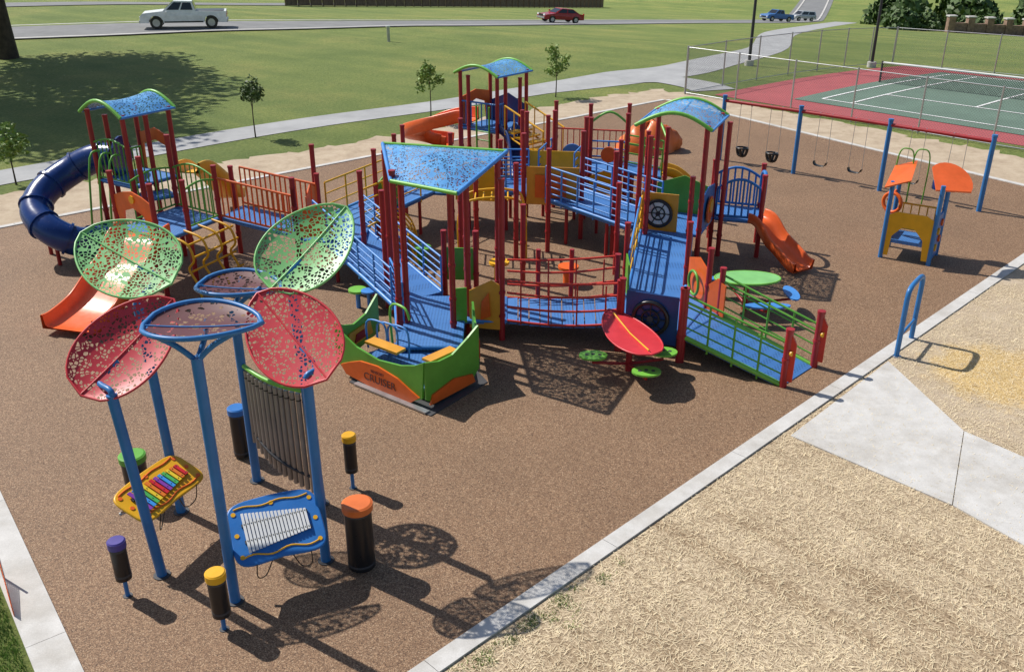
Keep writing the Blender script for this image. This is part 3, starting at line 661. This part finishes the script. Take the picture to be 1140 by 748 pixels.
g.tube('chime_frame','dark_grey',[p0.lerp(p1,k/8)+V((-.4,-.8,0))*.17*math.sin(math.pi*k/8)+V((0,0,.95-.50*k/8)) for k in range(9)],.022,8)
g.build()
def xylo(name,c,ang,tilt,L,W,mat,trim,keys,nk):
    g=G(name);M=Matrix.Rotation(ang,3,'Z')@Matrix.Rotation(tilt,3,'X');c=V(c)
    def T_(x,y,zz): return c+M@V((x,y,zz))
    ol=[];k=36
    for i in range(k):
        a=2*math.pi*i/k;rx=L/2*(abs(math.cos(a))**.35)*(1 if math.cos(a)>0 else -1);ry=W/2*(abs(math.sin(a))**.4)*(1 if math.sin(a)>0 else -1)
        ol.append(T_(rx,ry*(1-.12*(1-abs(rx)/(L/2))*(1 if ry<0 else -.4)),0))
    nv=M@V((0,0,1));g.prism('board',mat,ol,-nv*.04)
    g.tube('board_edge',mat,[p-nv*.02 for p in ol],.022,6,True)
    for sx,sy in ((-.43,-.34),(.43,-.34),(-.43,.34),(.43,.34),(-.44,0),(.44,0),(0,.40)):
        g.disc('board_dot',trim,T_(sx*L,sy*W,.004),nv,.03,.012,12)
    g.tube('board_swirl',trim,[T_((-.42+.84*i/16)*L,(-.36+.03*math.sin(i*.8))*W,.006) for i in range(17)],.012,5)
    g.tube('board_swirl',trim,[T_((-.42+.84*i/16)*L,(.41+.02*math.sin(i*.8))*W,.006) for i in range(17)],.012,5)
    for i in range(nk):
        x=(-.36+.72*(i+.5)/nk)*L;kl=W*(.62-.3*i/nk);kw=.72*L/nk*.72
        col=keys[i%len(keys)]
        g.prism('key',col,[T_(x-kw/2,-kl/2,.045),T_(x+kw/2,-kl/2,.045),T_(x+kw/2,kl/2,.045),T_(x-kw/2,kl/2,.045)],-nv*.015)
        for sy in (-1,1): g.disc('key_bolt','dark_grey',T_(x,sy*W*.13,.047),nv,.008,.006,6)
    for s_ in(-1,1): g.prism('key_rest','dark_grey',[T_(-.37*L,s_*W*.13-.02,.028),T_(.37*L,s_*W*.13-.02,.028),T_(.37*L,s_*W*.13+.02,.028),T_(-.37*L,s_*W*.13+.02,.028)],-nv*.026)
    for s_ in (-1,1):
        g.tube('bracket','grey_metal',[T_(s_*L*.3,.0,-.05),T_(s_*L*.52,.1,-.12)],.025,8)
        g.tube('mallet_cord','black',catmull([T_(s_*.3*L,-W/2,0),T_(s_*.3*L,-W/2-.05,-.25),T_(s_*.2*L,-W/2,-.35),T_(s_*.1*L,-W/2+.1,-.1)],5),.008,5)
    g.build()
xylo('xylophone',(-2.98,9.6,.86),.42,.50,1.12,.88,'panel_blue','yellow',['white'],18)
xylo('xylophone',(-4.72,10.4,.92),1.2,.42,1.2,.62,'yellow','orange',['key_purple','key_blue','key_green','key_yellow','key_orange','key_red'],12)
def drum(x,y,r,z0,z1,cap):
    g=G('drum')
    if z0>.1: g.cyl('stand','pole_blue',x,y,0,z0,.028,10);g.cyl('stand_foot','dark_grey',x,y,0,.02,.06,12)
    g.cyl('drum_body','black',x,y,z0,z1-.09,r,28);g.tube('drum_rim',cap,[(x,y,z1-.10),(x,y,z1-.09),(x,y,z1-.03),(x,y,z1-.01)],r*1.12,28)
    g.cyl('drum_head',cap,x,y,z1-.01,z1+.005,r*1.10,28,r*.96)
    for zz in (z0+.05,z1-.14): g.cyl('drum_band','dark_grey',x,y,zz,zz+.03,r*1.02,28)
    g.build()
drum(-2.0,9.9,.18,0.03,1.02,'orange_cap');drum(-2.4,11.7,.095,.32,.95,'yellow');drum(-4.9,9.3,.10,.3,.88,'purple')
drum(-3.5,8.7,.11,.25,.88,'yellow');drum(-5.5,11.4,.17,.05,.80,'green');drum(-4.3,12.6,.13,.05,.9,'panel_blue')
# ---------------------------------------------------------------- tables
g=G('picnic_table')
c=V((2.2,15.6,.76))
leaf(g,c,(-.3,.95,.04),1.95,.92,'leaf_red_solid','leaf_red_solid',(1,.3,0),cup=0,part='table_top')
g.tube('table_rib','yellow',[c+V((-.3,.95,.04))*.8+V((0,0,.07)),c+V((0,0,.015)),c+V((.3,-.95,-.04))*.8+V((0,0,.07))],.015)
g.cyl('pedestal','red_post',c.x,c.y,0,.74,.06)
for dx,dy,a in ((-.7,-.25,.3),(.62,-.1,-.3),(.2,-.9,0)):
    s_=c+V((dx,dy,-.30));g.tube('seat_arm','red_post',[(c.x,c.y,.15),(s_.x,s_.y,.3),(s_.x,s_.y,.44)],.03)
    g.prism('seat','green_bright',[s_+V((.24*math.cos(t*math.pi/8)*(1.1),.2*math.sin(t*math.pi/8),0)) for t in range(16)],(0,0,-.035))
    for k in range(3): g.disc('seat_hole','dark_grey',s_+V((-.12+.12*k,.03*(k%2),.003)),(0,0,1),.035,.006,12)
g.build()
g=G('picnic_table')
c=V((5.05,18.5,.76));g.prism('table_top','leaf_green_solid',[c+V((.7*math.cos(t*math.pi/14),.40*math.sin(t*math.pi/14),0)) for t in range(28)],(0,0,-.04))
g.tube('table_edge','green_bright',[c+V((.7*math.cos(t*math.pi/14),.40*math.sin(t*math.pi/14),-.02)) for t in range(28)],.026,6,True)
g.cyl('pedestal','red_post',c.x,c.y,0,.72,.06)
for dx,dy,rx,ry in ((.25,-.8,.5,.15),(.95,-.1,.15,.4),(-.2,.75,.5,.15)):
    s_=c+V((dx,dy,-.31));g.tube('seat_arm','red_post',[(c.x,c.y,.15),(s_.x,s_.y,.3),(s_.x,s_.y,.42)],.03)
    g.prism('seat','rail_blue',[s_+V((rx*math.cos(t*math.pi/8),ry*math.sin(t*math.pi/8),0)) for t in range(16)],(0,0,-.035))
g.build()
g=G('play_stool')
g.cyl('stem','rail_blue',-3.35,18.6,0,.4,.05);g.cyl('seat_pad','green_bright',-3.35,18.6,.4,.45,.2);g.cyl('seat_pad_ring','rail_blue',-3.1,18.5,.42,.46,.16);g.cyl('stem','rail_blue',-3.1,18.5,0,.42,.04);g.build()
g=G('balance_bar_loop')
a=V((7.5,16.2,0));b=V((8.1,17.0,0))
g.tube('frame','pole_blue',catmull([a,a+z*.7,a+z*1.25,a.lerp(b,.12)+z*1.4,a.lerp(b,.5)+z*1.43,a.lerp(b,.88)+z*1.4,b+z*1.25,b+z*.7,b],5),.05,10)
g.tube('frame_bar','pole_blue',[a+z*.45,b+z*.45],.03)
for p in (a,b): g.cyl('base_flange','grey_metal',p.x,p.y,0,.02,.1,14)
g.build()
g=G('swing_set')
sp=[V((7.15,31.5,0)),V((9.2,29.7,0)),V((11.3,27.7,0)),V((13.4,25.6,0))]
dd=(sp[3]-sp[0]).normalized();pp=V((dd.y,-dd.x,0))
for p in sp:
    g.tube('swing_post','pole_blue',[p,p+z*2.15],.07,12);g.tube('swing_post_cap','pole_blue',[p+z*2.15,p+z*2.21],.08,12)
for i in range(3): g.tube('top_beam','red_post',[sp[i]+z*2.03,sp[i+1]+z*2.03],.055,12)
for i in range(3):
    for k,t in enumerate((.3,.7)):
        c=sp[i].lerp(sp[i+1],t);bk=(i==0)
        for s_ in (-1,1):
            g.tube('chain','grey_metal',[c+dd*s_*.2+z*2.0,c+dd*s_*.22+z*.55],.008,5)
            g.tube('hanger','grey_metal',[c+dd*s_*.2+z*2.09,c+dd*s_*.2+z*1.95],.025,6)
        if bk:
            g.tube('bucket_seat','black',[c+dd*.2*math.cos(q*math.pi/6)+pp*.16*math.sin(q*math.pi/6)+z*.55 for q in range(12)],.03,6,True)
            g.tube('bucket_seat','black',catmull([c+dd*-.2+z*.55,c+dd*-.12+z*.31,c+dd*.12+z*.31,c+dd*.2+z*.55],4),.05,6)
            g.tube('bucket_seat','black',catmull([c+pp*-.15+z*.55,c+z*.29,c+pp*.15+z*.55],4),.05,6)
        else:
            g.sweep('belt_seat','black',catmull([c-dd*.22+z*.55,c-dd*.15+z*.43,c+dd*.15+z*.43,c+dd*.22+z*.55],4),[(-.08,0),(.08,0),(.08,.015),(-.08,.015)],True,True)
g.build()
g=G('toddler_playhouse')
q=[V((9.2,21.8,0)),V((10.15,21.2,0)),V((10.65,21.95,0)),V((9.7,22.6,0))]
for p,hh in zip(q,(1.95,2.0,2.1,2.1)): g.tube('post','pole_blue',[p,p+z*hh],.055,10)
g.prism('deck','deck',[p+z*.5 for p in q],(0,0,-.07))
g.prism('roof_panel','orange',[q[0]+V((-.25,-.15,1.85)),q[0]+V((.3,-.3,2.05)),q[3]+V((.35,0,2.25)),q[3]+V((-.15,.1,2.1))],(0,0,-.035))
cc=q[1].lerp(q[2],.5)+V((0.05,-.05,2.05))
fan=[cc+V((-.45,-.3,-.15))]+[cc+V((.5*math.cos(t),.5*math.sin(t),.3*math.sin(t))) for t in [(-.7+.25*k) for k in range(13)]]
g.prism('roof_panel','orange_plastic',fan,(0,0,-.035))
g.panel('arch_panel','yellow',q[0]+z*.0,q[1]+z*.0,[(.0,.1),(.14,.1),(.16,.6),(.35,.85),(.6,.85),(.8,.6),(.84,.1),(1,.1),(1,1.1),(.8,1.22),(.2,1.22),(0,1.1)],.04)
g.panel('climbing_panel','panel_blue',q[1],q[2],[(0,.1),(1,.1),(1,1.0),(.8,1.2),(.2,1.2),(0,1.0)],.04)
for k,(a,b,m_) in enumerate(((.3,.4,'yellow'),(.65,.55,'orange'),(.35,.8,'yellow'),(.7,.95,'orange'))):
    p=q[1].lerp(q[2],a)+z*b+V((.85,-.53,0))*.04;g.disc('climb_hold',m_,p,(.85,-.53,0),.09,.05,12)
ring(g,q[0].lerp(q[3],.5)+V((-.02,0,1.3)),V((.8,.6,0)),.24,.045,'orange')
for s_ in (0,.35):
    b0=q[3]+V((-.1+s_,.1-s_*.3,1.2));g.tube('hoop','green',catmull([b0,b0+z*1.15,b0+V((.15,-.1,1.35)),b0+V((.3,-.2,1.15)),b0+V((.3,-.2,0))],5),.018,6)
g.pickets(q[3]+z*.5,q[2]+z*.5,.7,'yellow',6);g.tube('slide_rail','orange',[q[0]+V((-.05,0,1.5)),q[3]+V((-.05,0,1.5))],.03)
g.disc('dome_window','navy',q[2]+V((-.1,.2,1.75)),(0,0,1),.22,.18,16)
g.panel('gear_panel','orange',q[0]+z*.5,q[3]+z*.5,[(.1,0),(.9,0),(.9,.35),(.1,.35)],.04)
g.build()
g=G('climbing_rock');vs=[];fs=[];nr,ns=9,24
for i in range(nr+1):
    a=math.pi/2*i/nr
    for k in range(ns):
        b=2*math.pi*k/ns;rr=1+.12*math.sin(3*b+i*.6)+.06*math.sin(7*b+i);vs.append((4.9+1.1*math.cos(a)*math.cos(b)*rr,33.0+.8*math.cos(a)*math.sin(b)*rr,.95*math.sin(a)*rr))
for i in range(nr):
    for k in range(ns): fs.append((i*ns+k,i*ns+(k+1)%ns,(i+1)*ns+(k+1)%ns,(i+1)*ns+k))
g.add('rock_shell','orange_cap',vs,fs,True);g.build()
# ---------------------------------------------------------------- trees
def tree(name,x,y,ht,crown_r,crown_z,nleaf,ls,trunk_r,mat='foliage',clumps=14,squash=.8):
    g=G(name);z0=h(x,y)
    tp=[V((x,y,z0)),V((x+random.uniform(-.1,.1)*ht*.1,y,z0+ht*.3)),V((x+random.uniform(-.1,.1)*ht*.15,y,z0+ht*.6)),V((x,y,z0+ht*.9))]
    g.tube('trunk','bark',catmull(tp,4),trunk_r,12,r1=trunk_r*.2)
    cs=[]
    for i in range(clumps):
        while True:
            p=V((random.uniform(-1,1),random.uniform(-1,1),random.uniform(-1,1)))
            if .25<p.length<1:break
        p=V((x+p.x*crown_r*.8,y+p.y*crown_r*.8,z0+crown_z+p.z*crown_r*squash));cs.append(p)
        st=tp[1].lerp(tp[3],random.uniform(.2,.9));g.tube('limb','bark',catmull([st,st.lerp(p,.5)+V((0,0,.1*crown_r)),p],3),trunk_r*.3,6,r1=trunk_r*.06)
    vs=[];fs=[]
    for i in range(nleaf):
        c=random.choice(cs);r=crown_r*.42
        d=V((random.gauss(0,1),random.gauss(0,1),random.gauss(0,.7)));d=d.normalized()*r*random.random()**.45
        p=c+d;a=V((random.uniform(-1,1),random.uniform(-1,1),random.uniform(-.6,.6))).normalized()
        b=a.cross(V((random.uniform(-1,1),random.uniform(-1,1),random.uniform(-1,1)))).normalized();s_=ls*random.uniform(.6,1.3)
        k=len(vs);vs+=[p-a*s_*.6,p+b*s_*.3,p+a*s_*.6,p-b*s_*.3];fs.append((k,k+1,k+2,k+3))
    g.add('foliage',mat,vs,fs);return g.build()
tree('tree',-28.9,54.8,14,7.2,12.0,11000,.5,.62,clumps=34)
tree('tree',-26.5,43.5,14,6.0,11.0,9000,.45,.5,clumps=30)
for x,y,s_,m_ in ((-15.6,28.4,1.9,'foliage_light'),(-9.7,34.9,2.2,'foliage'),(-3.3,37.8,2.4,'foliage_light'),(2.0,43.0,2.3,'foliage_light')):
    tree('sapling_tree',x,y,s_,.60,s_*.72,700,.13,.03,m_,13,1.1)
def bush(x,y,r,ht,name='bush'):
    g=G(name);z0=h(x,y);vs=[];fs=[]
    for i in range(1100):
        d=V((random.gauss(0,1),random.gauss(0,1),abs(random.gauss(0,1)))).normalized();d=d*random.uniform(.7,1.0)*(1+.18*math.sin(4*d.x+x)+.15*math.sin(5*d.y+y))
        p=V((x+d.x*r,y+d.y*r,z0+d.z*ht));a=V((random.uniform(-1,1),random.uniform(-1,1),random.uniform(-1,1))).normalized();b=a.cross(d).normalized();s_=r*.14
        k=len(vs);vs+=[p-a*s_,p+b*s_*.6,p+a*s_,p-b*s_*.6];fs.append((k,k+1,k+2,k+3))
    g.add('foliage','foliage',vs,fs);g.cyl('stem','bark',x,y,z0,z0+ht*.6,r*.1);g.build()
for x,y,r,ht in ((60,148,3,3),(66,152,2.6,2.4),(75,156,3.4,3.2),(83,154,3,2.8),(92,158,5,6),(70,176,6,7),(84,180,6,7),(98,178,6,6),(104,170,5,6)): bush(x,y,r,ht)
g=G('stone_entrance_wall')
for k in range(5):
    x,y=66+k*3.2,146+k*.6;z0=h(x,y)
    g.box('pier','stone',(x,y,z0+1.1),(1.0,1.0,2.4));g.box('pier_cap','concrete',(x,y,z0+2.4),(1.25,1.25,.18))
    if k<4: g.box('wall','stone',(x+1.6,y+.3,z0+.6),(2.2,.5,1.5),.18)
g.build()
for x,y,ht in ((13.3,53.5,9),(20.6,54.6,6)):
    g=G('light_pole');z0=h(x,y);g.tube('pole','steel_pole',[(x,y,z0),(x,y,z0+ht)],.09,10,r1=.06);g.cyl('pole_base','concrete',x,y,z0,z0+.3,.25)
    g.tube('arm','steel_pole',[(x,y,z0+ht-.1),(x+.8,y,z0+ht)],.04);g.box('lamp_head','steel_pole',(x+1.0,y,z0+ht),(.6,.3,.12));g.build()
g=G('utility_post');g.cyl('pipe','grey_metal',-8,62.5,h(-8,62.5),h(-8,62.5)+.9,.10,12);g.cyl('pipe_cap','white',-8,62.5,h(-8,62.5)+.9,h(-8,62.5)+1.0,.14,12);g.build()
g=G('wooden_fence')
P0=V((-26,112,0));P1=V((20,214,0));n=46
for i in range(n):
    a=P0.lerp(P1,i/n);b=P0.lerp(P1,(i+.96)/n);za=h(a.x,a.y);zb=h(b.x,b.y);hh=2.3+random.uniform(-.03,.03)
    g.prism('fence_board','wood',[(a.x,a.y,za+.05),(b.x,b.y,zb+.05),(b.x,b.y,zb+hh),(a.x,a.y,za+hh)],(.04,-.02,0));g.box('fence_post','wood',(a.x+.1,a.y-.05,za+1.2),(.14,.14,2.5))
g.build()
g=G('safety_fence')
a=V((-6.62,9.6,0));b=V((-6.15,8.9,0))
for k in range(7): g.tube('mesh_strand','fence_mesh_orange',[a+z*(.03+.06*k),b+z*(.0+.03*k)],.006,4)
for k in range(15):
    p=a.lerp(b,k/14);g.tube('mesh_strand','fence_mesh_orange',[p,p+z*(.40-.2*k/14)],.005,4)
g.tube('stake','grey_metal',[a,a+z*.6],.015);g.build()
# ---------------------------------------------------------------- vehicles
def vehicle(name,x,y,head,kind,mat):
    g=G(name,origin=(0,0,0))
    if kind=='pickup':
        L=5.8;W=1.95;body=[(-2.9,.55),(-2.9,1.15),(-.75,1.18),(-.7,1.2),(1.25,1.2),(2.7,1.05),(2.9,.85),(2.9,.5),(2.4,.42),(-2.5,.42)]
        cab=[(-.85,1.18),(-.65,1.82),(.55,1.86),(1.35,1.2)];wx=(-1.85,1.85);wr=.42
    elif kind=='van':
        L=4.7;W=1.85;body=[(-2.35,.4),(-2.35,1.05),(1.2,1.05),(2.2,.9),(2.35,.7),(2.35,.4)];cab=[(-2.3,1.05),(-2.1,1.68),(.6,1.72),(1.4,1.05)];wx=(-1.4,1.45);wr=.34
    else:
        L=4.6;W=1.78;body=[(-2.3,.38),(-2.32,.88),(-1.5,.98),(1.0,.95),(2.1,.80),(2.3,.62),(2.3,.35)];cab=[(-1.75,.96),(-1.0,1.38),(.25,1.42),(1.1,.94)];wx=(-1.35,1.4);wr=.33
    yb=W/2
    bot=[]
    for w0 in wx[::-1]:
        for k in range(9):
            t=math.pi*k/8;bot.append((w0+(wr+.07)*math.cos(t),wr+(wr+.07)*math.sin(t)*.98))
    zb=min(p[1] for p in body)
    poly=[(-L/2,zb)]+[p for p in body if p[1]>zb+.1]+[(L/2,zb)]+[p for p in bot if p[1]>=zb*.9]
    n=len(poly);vs=[(p[0],-yb,p[1]) for p in poly]+[(p[0],yb,p[1]) for p in poly]
    vs=[(v_[0],v_[1]*(.95 if v_[2]>.95 else 1.0),v_[2]) for v_ in vs]
    g.add('body',mat,vs,[tuple(range(n)),tuple(range(n,2*n))[::-1]]+[(i,n+i,n+(i+1)%n,(i+1)%n) for i in range(n)])
    ci=.82
    cv=[(p[0],s_*yb*(.94 if p[1]<1.3 and p[1]<cab[1][1]-.2 else ci-.02),p[1]) for s_ in(-1,1) for p in cab]
    m=len(cab);g.add('cabin',mat,cv,[tuple(range(m)),tuple(range(m,2*m))[::-1]]+[(i,m+i,m+(i+1)%m,(i+1)%m) for i in range(m)])
    def lerp2(a,b,t): return (a[0]+(b[0]-a[0])*t,a[1]+(b[1]-a[1])*t)
    lo0,hi0,hi1,lo1=cab
    for s_ in(-1,1):
        for a,b in [(.08,.47),(.53,.92)]:
            q0=lerp2(lo0,lo1,a);q1=lerp2(lo0,lo1,b);r0=lerp2(hi0,hi1,a);r1=lerp2(hi0,hi1,b)
            def pt_(l,hh,t):
                yy=yb*.94+(yb*(ci-.02)-yb*.94)*t;xx=l[0]+(hh[0]-l[0])*t;zz=l[1]+(hh[1]-l[1])*t;return (xx,s_*(yy+.012),zz)
            g.add('side_window','glass',[pt_(q0,r0,.12),pt_(q1,r1,.12),pt_(q1,r1,.86),pt_(q0,r0,.86)],[(0,1,2,3)])
    for lo,hi,sx in ((lo1,hi1,1),(lo0,hi0,-1)):
        ps=[]
        for t,s_ in ((.1,-1),(.1,1),(.88,1),(.88,-1)):
            xx=lo[0]+(hi[0]-lo[0])*t;zz=lo[1]+(hi[1]-lo[1])*t;yy=yb*.84+(yb*.72-yb*.84)*t;ps.append((xx+sx*.015,s_*yy,zz+.012))
        g.add('windscreen','glass',ps,[(0,1,2,3)])
    if kind=='pickup':
        g.box('bed_floor','black',(-1.8,0,1.175),(1.9,1.5,.03));g.box('sill_trim','black',(0,0,.47),(2.6,W+.02,.1))
    for w0 in wx:
        for s_ in(-1,1):
            g.tube('tyre','black',[(w0,s_*(yb-.22),wr),(w0,s_*(yb+.01),wr)],wr,20);g.tube('wheel','grey_metal',[(w0,s_*(yb),wr),(w0,s_*(yb+.025),wr)],wr*.6,14)
    for s_ in(-1,1):
        g.box('headlight','white',(L/2-.03,s_*yb*.75,.78),(.1,.3,.16));g.box('taillight','taillight',(-L/2+.01,s_*yb*.86,.88),(.08,.18,.22));g.box('mirror',mat,(cab[3][0]-.25,s_*(yb+.08),1.12),(.12,.16,.14))
    g.box('bumper','grey_metal',(L/2+.02,0,.5),(.12,W*.92,.18));g.box('bumper','grey_metal',(-L/2-.02,0,.5),(.12,W*.92,.18));g.box('grille','black',(L/2+.005,0,.72),(.04,W*.5,.2))
    e=g.build();e.location=(x,y,h(x,y)+.06)
    dx,dy=math.cos(head),math.sin(head);sl=math.atan2(h(x+dx,y+dy)-h(x-dx,y-dy),2)
    e.rotation_euler=(0,-sl,head)
vehicle('pickup_truck',-23.3,69.2,math.pi+.25,'pickup','car_white')
vehicle('car',5.0,101,math.pi+.45,'sedan','car_red')
vehicle('pickup_truck',43.5,160,math.pi+.5,'pickup','car_blue')
vehicle('van',52.5,176,math.pi+.4,'van','car_silver')
vehicle('car',78,164,.2,'van','car_black')
# ---------------------------------------------------------------- straw and grass bits
def strawbits(name,n,region,mat,ln=(.03,.11)):
    vs=[];fs=[]
    while len(fs)<n:
        x,y=region()
        if x is None: continue
        a=random.uniform(0,math.pi);l=random.uniform(*ln)/2;w_=.0024
        t=random.uniform(.0,.6);zz=.016
        dx,dy=math.cos(a)*l,math.sin(a)*l;px,py=-math.sin(a)*w_,math.cos(a)*w_
        k=len(vs);vs+=[(x-dx-px,y-dy-py,zz),(x-dx+px,y-dy+py,zz),(x+dx+px,y+dy+py,zz+t*l),(x+dx-px,y+dy-py,zz+t*l)];fs.append((k,k+1,k+2,k+3))
    mesh(name,vs,fs,mat)
def reg():
    x=random.uniform(-1,14);y=random.uniform(5,20)
    if y-(x+8.9)>-.15: return None,None
    return x,y
paint('straw_bit',(.84,.70,.46),.8,0,.2)
strawbits('straw',55000,reg,'straw_bit')
def grasspatch(name,region,n,ht=.07):
    vs=[];fs=[]
    for i in range(n):
        x,y=region();a=random.uniform(0,2*math.pi);l=random.uniform(.4,1.2)*ht;w_=.006
        k=len(vs);vs+=[(x-math.cos(a)*w_,y-math.sin(a)*w_,0),(x+math.cos(a)*w_,y+math.sin(a)*w_,0),(x+random.uniform(-.04,.04),y+random.uniform(-.04,.04),l)];fs.append((k,k+1,k+2))
    mesh(name,vs,fs,'foliage_light')
def r1():
    y=random.uniform(7.4,9.6);return (random.uniform(-7.6,-5.55-(y-8)*.76),y)
grasspatch('grass_tufts',r1,9000)
tc=[(random.uniform(-1.6,1.2),random.expovariate(9)) for _ in range(60)]
def r2():
    cx,off=random.choice(tc);return (cx+.2+random.gauss(0,.05)+off*.6,cx+8.85-off*.6+random.gauss(0,.05))
grasspatch('grass_tufts',r2,2200,.05)
# ---------------------------------------------------------------- light, camera
sc=bpy.context.scene
wd=bpy.data.worlds.new('World');sc.world=wd;wd.use_nodes=True;nt=wd.node_tree
sky=nt.nodes.new('ShaderNodeTexSky');sky.sky_type='NISHITA';sky.sun_disc=False;sky.sun_elevation=math.radians(48);sky.sun_rotation=math.radians(302.7)
bg=nt.nodes['Background'];bg.inputs[1].default_value=.10;nt.links.new(sky.outputs[0],bg.inputs[0])
sd=bpy.data.lights.new('sun','SUN');sd.energy=5.0;sd.angle=math.radians(.5);sd.color=(1,.96,.89)
so=bpy.data.objects.new('sun',sd);bpy.context.collection.objects.link(so)
ld=V((.84,-.54,-math.tan(math.radians(48)))).normalized();so.rotation_euler=ld.to_track_quat('-Z','Y').to_euler();so.location=(-20,20,30)
cd=bpy.data.cameras.new('camera');co=bpy.data.objects.new('camera',cd);bpy.context.collection.objects.link(co)
co.location=(0,0,8);co.rotation_euler=(math.radians(65),0,0);cd.sensor_width=36;cd.lens=36*1030/1140;cd.clip_end=6000;cd.clip_start=.1
sc.camera=co
sc.view_settings.view_transform='Standard';sc.view_settings.look='None';sc.view_settings.exposure=0
